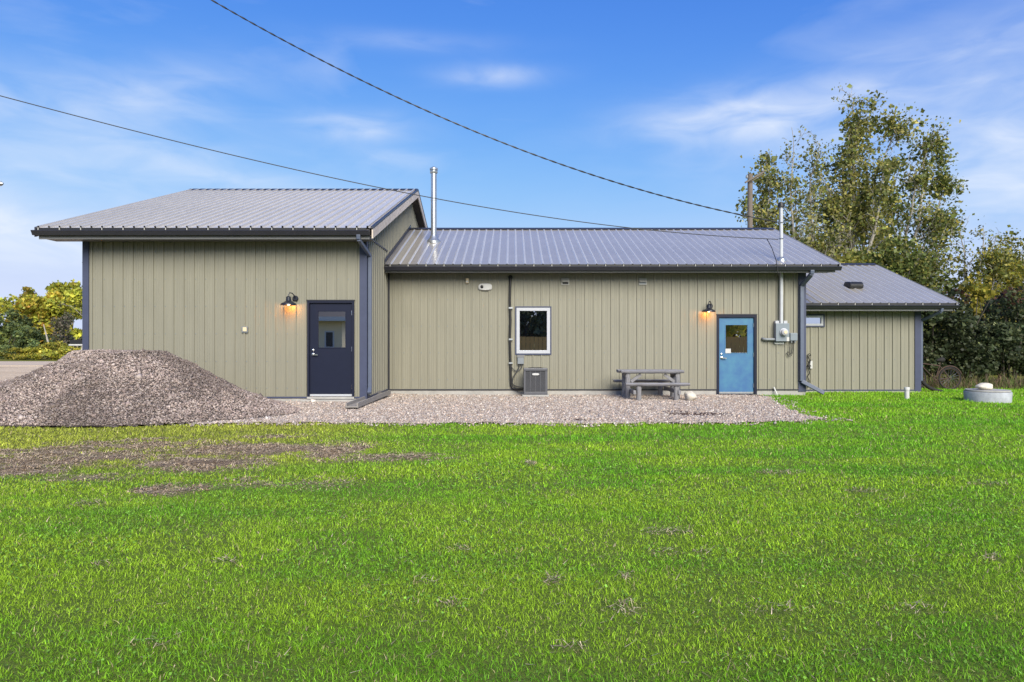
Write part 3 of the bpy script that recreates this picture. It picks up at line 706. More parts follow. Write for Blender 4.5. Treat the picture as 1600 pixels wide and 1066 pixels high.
# hooded vents
for k, (x0, lab) in enumerate(((877, 'small grey hooded wall vent above and right of the white window'), (998, 'small grey hooded wall vent above the picnic table'))):
    r = on_wall(x0, 435, x0 + 12.5, 445.5, S2); t = empty('wall_vent', ((r[0] + r[1]) / 2, MY, r[2]), lab, 'vent', 'hooded vents under the main eave')
    MB().box(r[0], r[1], MY - .03, MY - .001, r[2], r[3]).build('frame', 'pale_grey', t, bevel=.005)
    MB().prism([(MY - .031, r[3] - .02), (MY - .1, r[3] - .09), (MY - .1, r[3] - .1), (MY - .031, r[3] - .1)], r[0] + .02, r[1] - .02).build('hood', 'pale_grey', t)
    MB().box(r[0] + .03, r[1] - .03, MY - .034, MY - .0305, r[2] + .02, r[3] - .105).build('flap', 'black' if k == 0 else 'grey_metal', t)
# line set for the air conditioner
t = empty('refrigerant_line', (px(799, 606, S2).x, MY, .1), 'black insulated pipe running down the wall to the air conditioner', 'pipe')
P = lambda x, y, d=.06: (px(x, y, S2).x, MY - d, px(x, y, S2).z)
MB().tube([P(797.5, 433, 0), P(797.5, 433.5, .05), P(797.5, 437), P(797, 450), P(796.5, 470), P(797.5, 500), P(796.5, 530), P(797.5, 565), P(798, 590), P(798.5, 602), P(801, 606.5), P(808, 608, .1), P(816, 607.5, .22), P(823, 606, .4)], .032, 10).build('insulated_pipe', 'black', t, True)
MB().lathe([(.055, 0), (.055, -.03), (.03, -.035)], P(797.5, 433.5, .002), 14, 'y').build('wall_cap', 'black', t, True)
b0 = MB().box(P(795, 0)[0], P(801, 0)[0], MY - .1, MY - .022, px(0, 568.5, S2).z, px(0, 566, S2).z).build('clip', 'galv', t)
copy_part(b0, (0, 0, 1.44), t); copy_part(b0, (0, 0, .62), t)
t = empty('disconnect_box', P(813, 569, .0), 'small grey electrical disconnect box below the white window', 'electrical box')
r = on_wall(808.5, 554.8, 818.5, 569, S2); MB().box(r[0], r[1], MY - .1, MY - .02, r[2], r[3] - .005).build('box', 'grey_metal', t, bevel=.01)
MB().box(r[0] - .008, r[1] + .008, MY - .108, MY - .1, r[3] - .06, r[3]).build('lid', 'fascia', t)
MB().tube([P(811, 569), P(811, 574), P(807, 581), P(801.5, 590), P(800.5, 598), P(803, 602), P(809, 604, .15), P(821, 604.5, .42)], .014, 8).build('conduit', 'cable_grey', t, True)
MB().tube([P(815, 569), P(815.5, 574), P(811, 579), P(804, 579), P(799, 573)], .011, 8).build('conduit', 'cable_grey', t, True)

# air conditioner
x0, x1 = px(818.5, 0, 61.8).x, px(855.5, 0, 61.8).x; y0 = F / 61.8; y1 = y0 + .42; zb, zt = .09, .72
t = empty('air_conditioner', ((x0 + x1) / 2, (y0 + y1) / 2, 0), 'dark grey air conditioner unit on a pad under the white window', 'air conditioner')
MB().box(x0 - .04, x1 + .04, y0 - .05, y1 + .05, -.03, .05).build('pad', 'concrete', t, bevel=.01)
MB().box(x0 + .03, x1 - .03, y0 + .03, y1 - .03, .05, zt - .05).build('core', 'ac_dark', t)
MB().box(x0, x1, y0, y1, .05, .13).build('base_pan', 'ac_metal', t, bevel=.012)
MB().box(x0 - .005, x1 + .005, y0 - .005, y1 + .005, zt - .07, zt).build('top_cover', 'ac_metal', t, bevel=.015)
for cx_, cy_ in ((x0, y0), (x1 - .045, y0), (x0, y1 - .045), (x1 - .045, y1 - .045)): MB().box(cx_, cx_ + .045, cy_, cy_ + .045, .131, zt - .071).build('corner_post', 'ac_metal', t)
n = 4; wdt = (x1 - x0 - .09) / n
for i in range(n):
    mb = MB(); a = x0 + .045 + i * wdt; mb.box(a + wdt - .012, a + wdt, y0 + .004, y0 + .02, .131, zt - .071)
    k = 0; z = .15
    while z < zt - .085: mb.box(a, a + wdt - .012, y0 + .008, y0 + .02, z, z + .013); z += .026
    mb.build('louvre_panel', 'ac_metal', t)
for sx in (x0, x1 - .012):
    mb = MB(); z = .15
    while z < zt - .085: mb.box(sx, sx + .012, y0 + .045, y1 - .045, z, z + .013); z += .026
    mb.build('louvre_panel', 'ac_metal', t)
bc = ((x0 + x1) / 2, y0 - .002, zt - .15); mb = MB(); nn = 20
mb.v = [(bc[0] + (.09 if abs(math.cos(a)) > .01 else 0) * math.copysign(abs(math.cos(a)) ** .5, math.cos(a)), bc[1] - dd, bc[2] + .026 * math.sin(a)) for dd in (-.008, .012) for a in [2 * math.pi * (i + .5) / nn for i in range(nn)]]
mb.f = [(i, (i + 1) % nn, nn + (i + 1) % nn, nn + i) for i in range(nn)] + [tuple(range(nn, 2 * nn))]
mb.build('badge', 'white_paint', t)
MB().torus(((x0 + x1) / 2, (y0 + y1) / 2, zt + .005), .18, .006, 24, 6, 'z').build('fan_guard', 'ac_dark', t, True)

# electric meter, mast
t = empty('electric_meter', (px(1219, 533, S2).x, MY, px(0, 533, S2).z), 'grey electric meter box with round glass meter beside the blue door', 'electric meter')
r = on_wall(1208.5, 505.5, 1229.5, 533.5, S2); MB().box(r[0], r[1], MY - .17, MY - .021, r[2], r[3]).build('meter_box', 'meter_grey', t, bevel=.008)
c = px(1220.5, 519.5, S2); MB().lathe([(.105, 0), (.105, -.03), (.088, -.035), (.086, -.1), (.06, -.125), (.0, -.13)], (c.x, MY - .17, c.z), 22, 'y').build('meter_dial', 'white_vinyl', t, True)
MB().lathe([(.045, 0), (.045, -.006)], (c.x, MY - .3, c.z + .005), 16, 'y').build('dial_face', 'cream_plastic', t)
r = on_wall(1209, 501.5, 1214.5, 505.5, S2); h = MB().box(r[0], r[1], MY - .12, MY - .022, r[2], r[3]).build('hub', 'white_vinyl', t); copy_part(h, (.215, 0, 0), t)
r = on_wall(1209.5, 534.5, 1224, 538, S2); MB().box(r[0], r[1], MY - .05, MY - .021, r[2], r[3]).build('label_plate', 'white_paint', t)
r = on_wall(1225, 527, 1229, 533, S2); MB().box(r[0], r[1], MY - .175, MY - .1705, r[2], r[3]).build('sticker', 'white_paint', t)
MB().tube([P(1208.5, 530.5, .09), P(1195, 530.5, .09), P(1191.5, 530, .07), P(1191.2, 529, .0)], .036, 10).build('conduit_stub', 'grey_metal', t, True)
mast = empty('service_mast', (px(1217.5, 505, S2).x, MY - .12, px(0, 505, S2).z), 'white steel service mast rising through the eave to a black weatherhead', 'mast')
mxx = px(1218, 0, S2).x; my = MY - .12
MB().tube([(mxx, my, px(0, 506, S2).z), (mxx, my, 4.93)], .043, 12).build('pipe', 'mast_paint', mast, True)
MB().lathe([(.05, 0), (.085, -.03), (.085, .02), (.06, .09), (.0, .1)], (mxx - .01, my, 4.93), 14).build('weatherhead', 'black', mast, True)
rz = RM_ZE + kM * (my - RM_E); MB().lathe([(.13, -.06), (.12, .03), (.05, .09)], (mxx, my, rz), 14).build('roof_boot', 'galv', mast, True)
c0 = MB().torus((mxx, my, 4.5), .055, .012, 14, 6, 'z').build('clamp', 'galv', mast, True); copy_part(c0, (0, 0, -.42), mast)
MB().tube([(mxx + .02, my - .05, 4.9), (mxx + .1, my - .08, 4.75), (mxx + .05, my - .07, 4.6), (mxx + .09, my - .07, 4.5), (mxx + .04, my - .06, 4.45)], .01, 6).build('drip_loop', 'cable', mast, True)
t = empty('junction_box', (px(1238, 534, S2).x, MY, px(0, 534, S2).z), 'small pale grey utility box with hanging cable beside the electric meter', 'utility box')
r = on_wall(1232.5, 520.5, 1244, 532.5, S2); MB().box(r[0], r[1], MY - .1, MY - .021, r[2], r[3]).build('box', 'meter_grey', t, bevel=.012)
f0 = MB().lathe([(.022, 0), (.022, -.05)], (r[0] + .045, MY - .06, r[2]), 10).build('fitting', 'grey_metal', t, True); copy_part(f0, (.09, 0, 0), t)
MB().tube([P(1236, 533), P(1236.5, 545), P(1235, 552), P(1231, 555.5), P(1228, 553), P(1229.5, 549), P(1232, 553), P(1232, 545), P(1230.5, 530)], .008, 6).build('cable_loop', 'cable', t, True)
MB().tube([P(1238.5, 533), P(1238, 548), P(1235, 556), P(1230, 557), P(1227.5, 552)], .007, 6).build('cable_loop', 'cable', t, True)
# outlet with cords on the annex
QA = lambda x, y, d=.05: (px(x, y, S3).x, AY - d, px(x, y, S3).z)
t = empty('outdoor_outlet', QA(1264, 575, 0), 'white outdoor outlet with coiled black cord on the annex wall', 'outlet')
a, b = QA(1264.5, 576), QA(1268, 564); MB().box(a[0], b[0], AY - .07, AY - .021, a[2], b[2]).build('box', 'white_paint', t, bevel=.005)
cord = [QA(1262 + 3.2 * math.cos(i * .9) * (1 - .01 * i), 562 + 10 * math.sin(i * .31) + (i % 3) * 1.5, .06 + .01 * (i % 4)) for i in range(26)]
MB().tube(cord, .012, 6).build('coiled_cord', 'cable', t, True)
MB().tube([QA(1261, 575), QA(1264, 583), QA(1260.5, 588), QA(1263, 595), QA(1261, 606)], .012, 6).build('cord', 'cable', t, True)

# ------------------------------------------------------------------ wires and poles
POLE = (-12.4, 14.5)
def wire_pts(pix, P0, n=70):
    """pixel path of a wire hanging in the vertical plane between the mast and the roadside pole"""
    xs, ys = zip(*pix); out = []
    A = np.polyfit(xs, ys, 3)
    for xx in np.linspace(xs[0], xs[-1], n):
        k = (xx - 800) / F; mslope = (P0[0] - POLE[0]) / (P0[1] - POLE[1])
        # X = P0x + (D-P0y)*m ; X = k D
        D = (P0[1] * mslope - P0[0]) / (mslope - k)
        out.append(Vector((k * D, D, CAM_H + (533 - np.polyval(A, xx)) * D / F)))
    return out
P0 = (mxx, my)
wp1 = wire_pts([(-112, -290), (330, 0), (500, 93), (600, 143), (700, 188), (800, 228), (900, 264), (1000, 297), (1140, 334), (1216, 346)], P0)
wp2 = wire_pts([(-112, 118), (0, 152), (200, 203), (400, 250), (650, 303), (800, 331), (950, 354), (1100, 368), (1216, 373)], P0)
t = empty('service_cable', wp1[-1], 'thick twisted black power cable sloping down to the service mast', 'cable')
MB().tube(wp1, .011, 6).build('neutral_wire', 'cable_grey', t, True)
for ph in (0, math.pi):
    fine = []
    for i in range(len(wp1) - 1):
        for k in range(8):
            q = wp1[i].lerp(wp1[i + 1], k / 8); a = (i * 8 + k) * .5 + ph; fine.append(q + Vector((0, math.cos(a), math.sin(a))) * .012)
    MB().tube(fine, .009, 5).build('insulated_wire', 'cable', t, True)
t = MB().tube(wp2, .011, 6).build('telephone_cable', 'cable_grey', None, True); tag(t, 'thin grey overhead cable crossing above the wing roof to the mast', 'cable')
dr = [(px(1199.5, 373, 60.2).x, my - .03, px(0, 373, 60.2).z), (px(1204, 388, 60.3).x, my - .2, px(0, 388, 60.3).z), (px(1211, 409, 61.5).x, RM_E - .17, px(0, 409, 61.5).z), (px(1214, 428, 61.5).x, RM_E - .15, px(0, 427, 61.5).z), (mxx - .06, MY - .1, 3.1), (mxx + .07, MY - .05, 2.6), (mxx + .08, MY - .05, 1.95)]
t = MB().tube(dr, .010, 6).build('drop_wire', 'cable', None, True); tag(t, 'thin black wire dropping over the eave beside the service mast', 'wire')
# roadside pole with lamp
t = empty('roadside_pole', (*POLE, -.05), 'wooden roadside pole with a grey lamp arm reaching past the wing eave', 'utility pole')
MB().tube([(*POLE, -.05), (*POLE, 6), (*POLE, 13.2)], [.17, .15, .11], 14).build('pole', 'pole_wood', t, True)
lz = px(0, 287, 73.6).z
MB().tube([(POLE[0], POLE[1], lz - .15), (POLE[0] + .7, POLE[1], lz + .03), (POLE[0] + 1.35, POLE[1], lz)], .03, 8).build('lamp_arm', 'galv', t, True)
MB().lathe([(.02, -.3), (.04, -.2), (.055, 0), (.05, .15), (.015, .2)], (POLE[0] + 1.4, POLE[1], lz), 14, 'x').build('lamp_head', 'galv', t, True)
MB().beam((POLE[0] - .9, POLE[1] - .14, 12.5), (POLE[0] + .9, POLE[1] - .14, 12.5), .09, .11).build('crossarm', 'pole_wood', t)
# utility pole behind the roof
s = 1067 / 30.; q = px(1172, 272, s)
t = empty('utility_pole', (q.x, q.y, -.1), 'weathered utility pole with slanted brace behind the main roof', 'utility pole')
MB().tube([(q.x, q.y, -.1), (q.x, q.y, q.z)], [.13, .11], 12).build('pole', 'pole_wood', t, True)
MB().beam((q.x - .28, q.y - .18, px(0, 287, s).z), (q.x + .55, q.y - .18, px(0, 270, s).z), .07, .07).build('crossarm', 'pole_wood', t)
MB().beam((q.x - .0, q.y - .18, px(0, 285, s).z), (q.x + .5, q.y - .18, px(0, 274, s).z), .03, .03).build('brace', 'pole_wood', t)
i0 = MB().lathe([(.05, 0), (.06, .05), (.03, .14)], (q.x + .48, q.y - .18, px(0, 270.5, s).z + .03), 10).build('insulator', 'grey_metal', t, True)
copy_part(i0, (-.68, 0, -.3), t)

# ------------------------------------------------------------------ yard things
# picnic table of weathered logs
s0 = 63.2; ty = F / s0; tx0, tx1 = 2.66, 4.19
t = empty('picnic_table', ((tx0 + tx1) / 2, ty, 0), 'weathered grey log picnic table with two benches by the wall', 'picnic table')
def log(p, q, r, name, m='grey_wood', flat=False, seed=0):
    rr = random.Random(seed); n = 10; pts = []; rs = []
    for i in range(n + 1):
        k = i / n; v = Vector(p).lerp(Vector(q), k) + Vector((0, rr.uniform(-.006, .006), rr.uniform(-.006, .006)))
        pts.append(v); rs.append(r * (1 + rr.uniform(-.05, .05)))
    rs[0] *= .9; rs[-1] *= .9
    mb = MB().tube(pts, rs, 12)
    if flat:
        zc = (p[2] + q[2]) / 2
        mb.v = [(x, y, min(z, zc + r * .15)) for x, y, z in mb.v]
    return mb.build(name, m, t, True)
for i in range(6):
    yy = ty - .31 + i * .125; log((tx0 + random.uniform(-.03, .03), yy, .685), (tx1 + random.uniform(-.03, .03), yy, .685), .066, 'tabletop_log', flat=True, seed=i)
for xx in (tx0 + .16, tx1 - .16):
    for yy in (ty - .25, ty + .25): log((xx, yy, -.02), (xx, yy, .63), .062, 'leg', 'grey_wood_x', seed=int(xx * 10 + yy * 7))
    MB().beam((xx, ty - .3, .575), (xx, ty + .3, .575), .1, .08).build('cross_beam', 'grey_wood_x', t)
    MB().beam((xx + (.08 if xx < 3.4 else -.08), ty - .25, .42), (xx + (.32 if xx < 3.4 else -.32), ty - .25, .6), .05, .07).build('brace', 'grey_wood_x', t)
    MB().beam((xx + .075 * (1 if xx < 3.4 else -1), ty - .78, .2), (xx + .075 * (1 if xx < 3.4 else -1), ty + .78, .2), .06, .09).build('ground_beam', 'grey_wood_x', t)
for i, (yy, o) in enumerate(((ty - .74, .03), (ty + .68, -.04))):
    for j in range(2): log((tx0 + o, yy + j * .12, .405), (tx1 + o - .02, yy + j * .12, .405), .06, 'bench_log', flat=True, seed=20 + i * 2 + j)
    for xx in (tx0 + .32, tx1 - .32): log((xx + o, yy + .06, -.02), (xx + o, yy + .06, .35), .06, 'bench_leg', 'grey_wood_x', seed=40 + i + int(xx * 3))
def rock(name, c, rx, ry, rz, m, label, seed, parent=None):
    rr = np.random.default_rng(seed); V = []; Fc = []; nu, nv = 20, 12
    ph = rr.random(6) * 6
    for i in range(nv + 1):
        th = math.pi * i / nv
        for j in range(nu):
            a = 2 * math.pi * j / nu; d = np.array([math.sin(th) * math.cos(a), math.sin(th) * math.sin(a), math.cos(th)])
            k = 1 + .12 * math.sin(3 * d[0] + ph[0]) + .1 * math.sin(4 * d[1] + ph[1]) + .08 * math.sin(5 * d[2] + 2 * d[0] + ph[2]) + .04 * math.sin(9 * d[0] + 7 * d[1] + ph[3])
            V.append((c[0] + d[0] * rx * k, c[1] + d[1] * ry * k, max(c[2] + d[2] * rz * k, c[2] - rz * .75)))
    mb = MB(); mb.v = V
    for i in range(nv):
        for j in range(nu): mb.f.append((i * nu + j, (i + 1) * nu + j, (i + 1) * nu + (j + 1) % nu, i * nu + (j + 1) % nu))
    o = mb.build(name, m, parent, True); tag(o, label, 'rock'); return o
g0 = gp(1079.5, 626); rock('rock', (g0[0], g0[1], .1), .145, .13, .125, 'white_rock', 'cream white rock on the gravel beside the picnic table', 1)
# concrete well ring with lid and rock
g0 = gp(1543, 629); wc = ((1543 - 800) / F * (g0[1] + .47), g0[1] + .47)
t = empty('concrete_well_ring', (*wc, -.03), 'low round concrete well ring in the grass by the hedge', 'well ring')
MB().lathe([(.46, -.1), (.48, .205), (.47, .22), (.3, .22)], (*wc, 0), 40).build('ring', 'ring_concrete', t, True)
MB().lathe([(.43, .2205), (.46, .23), (.455, .262), (.2, .27)], (*wc, 0), 40).build('lid', 'concrete', t, True)
rock('rock', (wc[0] - .14, wc[1] - .1, .34), .17, .12, .095, 'white_rock', 'pale rock lying on the lid of the concrete well ring', 5)
# white pipe stubs
g0 = gp(1417, 622.5); t = empty('vent_pipe', (*g0, -.03), 'short white capped pipe standing in grass before the annex', 'pipe')
MB().lathe([(.055, -.1), (.055, .24)], (*g0, 0), 16).build('pipe', 'white_paint', t, True); MB().lathe([(.063, .2), (.065, .265), (.058, .275)], (*g0, 0), 16).build('cap', 'white_paint', t, True)
q = (px(1209, 0, S2).x, MY - .1); t = MB().tube([(q[0] + .05, q[1] - .05, -.04), (q[0] - .02, q[1] + .04, .2)], .02, 10).build('white_stake', 'white_paint', None, True); tag(t, 'thin white pipe stub leaning against the foundation by the meter', 'pipe')
# splash trough below the wing downspout
t = empty('splash_trough', (-3.2, 15.3, .0), 'grey wooden splash trough on the gravel below the wing downspout', 'trough')
A, B = Vector((-3.25, 13.85, .075)), Vector((-3.13, 16.9, .115))
MB().beam(A, B, .2, .03).build('bottom_board', 'pale_wood', t)
dx = Vector((.115, 0, .03)); MB().beam(A + dx, B + dx, .03, .1).build('side_board', 'pale_wood', t); MB().beam(A - dx + Vector((0, 0, .06)), B - dx + Vector((0, 0, .06)), .03, .09).build('side_board', 'pale_wood', t)
# black drain hose behind annex corner
hp = [px(1437, 590, 55.5), px(1443, 599, 55.5), px(1452, 606, 55.5), px(1462, 610, 55.5), px(1472, 612.5, 55.5)]
t = MB().tube([hp[0] + Vector((-.25, .1, .25))] + hp, .05, 10).build('drain_hose', 'rubber', None, True); tag(t, 'black corrugated drain hose curling out at the annex corner', 'hose')
# bicycle against the hedge
by = 20.15; s = F / by; wc2 = px(1484, 590, s); R = .335; zc = R - .03
t = empty('bicycle', (wc2.x - .5, by, 0), 'rusty old bicycle half hidden behind the annex corner', 'bicycle')
rx_ = wc2.x; fx_ = rx_ - 1.03
def bt(p, q, r, name, m='rust'): return MB().tube([(p[0], by + p[2], p[1]), (q[0], by + q[2], q[1])], r, 8).build(name, m, t, True)
for cx_ in (rx_, fx_):
    wh = MB().torus((cx_, by, zc), R - .02, .022, 36, 8).build('wheel', 'rubber', t, True)
    MB().torus((cx_, by, zc), R - .045, .012, 36, 6).build('rim', 'rust', wh, True)
    sp = MB()
    for k in range(18):
        a = 2 * math.pi * k / 18; sp.tube([(cx_ + .02 * math.cos(a + .5), by + (.02 if k % 2 else -.02), zc + .02 * math.sin(a + .5)), (cx_ + (R - .05) * math.cos(a), by, zc + (R - .05) * math.sin(a))], .0025, 4)
    tag(sp.build('spokes', 'galv', wh), kind='stuff'); MB().lathe([(.025, -.04), (.025, .04)], (cx_, by, zc), 10, 'y').build('hub', 'rust', wh, True)
bb = (rx_ - .43, zc - .04); seat = (rx_ - .33 - .03, .80); hd = (fx_ + .2, .82)
fr = MB()
for p_, q_ in ((bb, (rx_ - .29, .72)), (bb, (hd[0] + .02, hd[1] - .16)), ((rx_ - .3, .68), (hd[0], hd[1] - .07)), (bb, (rx_, zc)), ((rx_ - .3, .68), (rx_, zc))):
    fr.tube([(p_[0], by, p_[1]), (q_[0], by, q_[1])], .016, 8)
fr.build('frame', 'rust', t, True)
bt((hd[0] - .03, hd[1] + .06, 0), (fx_, zc, .0), .015, 'fork'); bt((rx_ - .3, .68, 0), (rx_ - .275, .82, 0), .013, 'seat_post')
MB().tube([(rx_ - .4, by, .835), (rx_ - .33, by, .845), (rx_ - .26, by, .85), (rx_ - .18, by, .86)], [.02, .05, .075, .07], 10).build('saddle', 'rubber', t, True)
MB().tube([(hd[0] - .02, by - .28, hd[1] + .1), (hd[0] - .06, by - .1, hd[1] + .1), (hd[0] - .03, by, hd[1] + .07), (hd[0] - .06, by + .1, hd[1] + .1), (hd[0] - .02, by + .28, hd[1] + .1)], .013, 8).build('handlebar', 'rust', t, True)
MB().torus((bb[0], by - .04, bb[1]), .09, .008, 20, 6).build('chain_ring', 'rust', t, True); bt((bb[0], bb[1], -.06), (bb[0] + .08, bb[1] - .14, -.06), .01, 'crank')
MB().torus((rx_, by, zc), R + .03, .02, 18, 6, 'y', math.radians(20), math.radians(170)).build('mudguard', 'rust', t, True)

# ------------------------------------------------------------------ gravel: pile and loose stones
def stones(name, Pn, size, pal, label=None, cat=None, flat=.6, parent=None, seed=0):
    rr = np.random.default_rng(seed); n = len(Pn)
    base = np.array([(1, 0, 0), (0, 1, 0), (-1, 0, 0), (0, -1, 0), (0, 0, 1), (0, 0, -1)], float)
    fac = np.array([(0, 1, 4), (1, 2, 4), (2, 3, 4), (3, 0, 4), (1, 0, 5), (2, 1, 5), (3, 2, 5), (0, 3, 5)])
    sz = size * np.exp(rr.normal(0, .36, n)) * np.where(rr.random(n) < .008, 1.8, 1.); B = base[None] * (1 + .45 * (rr.random((n, 6, 3)) - .5)) + .22 * (rr.random((n, 6, 3)) - .5)
    B = B * (sz[:, None, None]) * np.stack([np.ones(n), .6 + .4 * rr.random(n), flat * (.6 + .6 * rr.random(n))], 1)[:, None, :]
    # random rotation
    q = rr.normal(size=(n, 4)); q[:, 1:3] *= .45; q /= np.linalg.norm(q, axis=1)[:, None]
    w_, x, y, z = q.T
    Rm = np.stack([1 - 2 * (y * y + z * z), 2 * (x * y - z * w_), 2 * (x * z + y * w_), 2 * (x * y + z * w_), 1 - 2 * (x * x + z * z), 2 * (y * z - x * w_), 2 * (x * z - y * w_), 2 * (y * z + x * w_), 1 - 2 * (x * x + y * y)], 1).reshape(n, 3, 3)
    V = (np.einsum('nij,nkj->nki', Rm, B) + Pn[:, None, :]).reshape(-1, 3)
    Fc = (fac[None] + (np.arange(n) * 6)[:, None, None]).reshape(-1, 3)
    pal = np.array(pal); c = pal[rr.integers(0, len(pal), n)] * np.exp(rr.normal(0, .21, (n, 1)))
    return V, Fc, np.repeat(c, 6, 0)
PAL = [(.98 * c[0], .96 * c[1], .91 * c[2]) for c in ((.42, .34, .30), (.36, .31, .29), (.5, .44, .4), (.3, .25, .23), (.4, .36, .36), (.48, .38, .32), (.56, .52, .49))]
PAL_D = [(.30, .25, .245), (.24, .205, .205), (.36, .32, .31), (.2, .165, .16), (.32, .27, .25), (.4, .36, .35)]
# pile shape
def pile_h(X, Y):
    X = np.asarray(X, float); Y = np.asarray(Y, float)
    # two merged flat-topped cones
    def cone(cx, cy, rt, rb, h, sx, sy):
        r = np.hypot((X - cx) / sx, (Y - cy) / sy); k = np.clip((rb - r) / (rb - rt), 0, 1.)
        return h * (k - .06 * np.sin(math.pi * k) * 0) 
    a = cone(-8.35, 13.35, .15, 2.15, 1.19, 1.12, 1.0); b = cone(-6.95, 13.3, .15, 2.1, 1.17, 1.12, 1.); c = cone(-5.9, 13.4, .1, 1.75, .62, 1.0, .9); d = cone(-9.6, 13.0, .1, 1.9, .62, 1.2, .95)
    e = cone(-7.6, 13.3, .5, 2.1, 1.15, 1.1, 1.0)
    p = 7.; h = (a ** p + b ** p + c ** p + d ** p + e ** p) ** (1 / p)
    h = h * (1 + .22 * (fbm(X * 1.1 + 8, Y * 1.3) - .5)) + .11 * (fbm(X * 2.6, Y * 2.6 + 4) - .5) * smooth01(h / .3)
    return np.minimum(h, 1.21 + .05 * (fbm(X * 2, Y * 2) - .5))
V, Fq = grid_mesh('pile', -13, -3.6, 10.6, 15.3, .07, lambda X, Y: pile_h(X, Y) - .01, 'gravel', lambda X, Y: pile_h(X, Y) > .015)
pile = empty('gravel_pile', (-7.6, 13.2, 0), 'large heap of crushed grey gravel against the taller wing', 'gravel pile')
np_mesh('heap', V, Fq, 'gravel', np.tile([.11, .094, .09], (len(V), 1)), nv=4, parent=pile)
n = 150000; Xs = rng.uniform(-12.6, -3.8, n); Ys = rng.uniform(10.8, 15.3, n); H = pile_h(Xs, Ys)
gxx = (pile_h(Xs + .05, Ys) - H) / .05; gyy = (pile_h(Xs, Ys + .05) - H) / .05
k = (H > .02) & (rng.random(n) < np.sqrt(1 + gxx ** 2 + gyy ** 2) / 1.3) & (Ys < 13.9); Pn = np.stack([Xs, Ys, H + .004], 1)[k][:70000]
V, Fc, cc = stones('stones', Pn, .0155, [(.92 * c[0], .86 * c[1], .79 * c[2]) for c in PAL_D], seed=1)
dk = (.72 + .56 * smooth01((fbm(V[:, 0] * 1.2, V[:, 1] * 1.2 + 9) - .3) / .4))[:, None]
tag(np_mesh('stones', V, Fc, 'stone', cc * dk, parent=pile), kind='stuff')
# loose stones on the apron
n = 120000; Xs = rng.uniform(-6.5, 6.8, n); Ys = 11.2 + (18.0 - 11.2) * rng.random(n) ** 1.25; gi = gravel_inside(Xs, Ys)
k = ((gi > 0) | ((gi > -.35) & (rng.random(n) < .12))) & (Ys < 17.85) & ~((Xs < WX1 + .02) & (Ys > WY - .02)) & (pile_h(Xs, Ys) < .03)
k &= rng.random(n) > stain(Xs, Ys) * .8
Pn = np.stack([Xs, Ys, gravel_z(Xs, Ys) + .004], 1)[k][:52000]
V, Fc, cc = stones('stones', Pn, .0165, PAL, seed=2)
tag(np_mesh('loose_gravel', V, Fc, 'stone', cc), kind='stuff', label='pale loose gravel spread in front of the building', cat='gravel')

# ------------------------------------------------------------------ grass
def blades(X, Y, Z, h, wd, lean, col, seed):
    rr = np.random.default_rng(seed); n = len(X)
    a = rr.random(n) * 2 * math.pi; b = rr.random(n) * 2 * math.pi; ln = lean * (.3 + rr.random(n))
    dx, dy = np.cos(a) * wd / 2, np.sin(a) * wd / 2; lx, ly = np.cos(b) * ln * h, np.sin(b) * ln * h
    up = h * np.sqrt(np.clip(1 - ln ** 2 * .8, .1, 1))
    P = np.stack([X, Y, Z - .005], 1); m_ = P + np.stack([lx * .35, ly * .35, up * .6], 1); tp = P + np.stack([lx, ly, up], 1); d = np.stack([dx, dy, 0 * dx], 1)
    V = np.stack([P - d, P + d, m_ + d * .8, m_ - d * .8, tp], 1).reshape(-1, 3)
    o = (np.arange(n) * 5)[:, None]; Fc = np.concatenate([o + [0, 1, 2], o + [0, 2, 3], o + [3, 2, 4]], 0)
    return V, Fc, np.repeat(col, 5, 0)
def grass_color(X, Y, rr):
    n = len(X); t = fbm(X * .9 + 3, Y * 1.6 + 8); f = fbm(X * .35, Y * 2.1 + 30, 3)
    g1 = np.array([.165, .41, .02]); g2 = np.array([.325, .52, .03]); g3 = np.array([.42, .42, .07]); st = np.array([.5, .42, .22])
    k = smooth01((.55 * t + .45 * f - .32) / .3)[:, None]
    c = g1 * (1 - k) + g2 * k
    ye = (smooth01((Y - 6.2) / 2.2) * smooth01((-.6 - X) / 3.5) * .6 + .15 * smooth01((-X) / 4) * smooth01((Y - 3) / 3))[:, None]
    right = (smooth01((X - 1) / 3) * smooth01((Y - 7) / 4))[:, None]
    c = c * (1 - ye) + g3 * ye * (.8 + .4 * t[:, None]); c = c * (1 - .45 * right) + np.array([.17, .44, .02]) * .45 * right
    dry = (rr.random(n) < .045 + .5 * thatch(X, Y) + .45 * dirt(X, Y))[:, None]
    c = np.where(dry, st * (.6 + .6 * rr.random((n, 1))), c)
    return c * np.exp(rr.normal(.03, .27, (n, 1)))
def inside_build(X, Y):
    return ((X > WX0 - .02) & (X < WX1 + .03) & (Y > WY - .02)) | ((X > WX1) & (X < MX1 + .01) & (Y > MY - .02)) | ((X > MX1) & (X < AX1) & (Y > AY - .02))
allV, allF, allC, off = [], [], [], 0
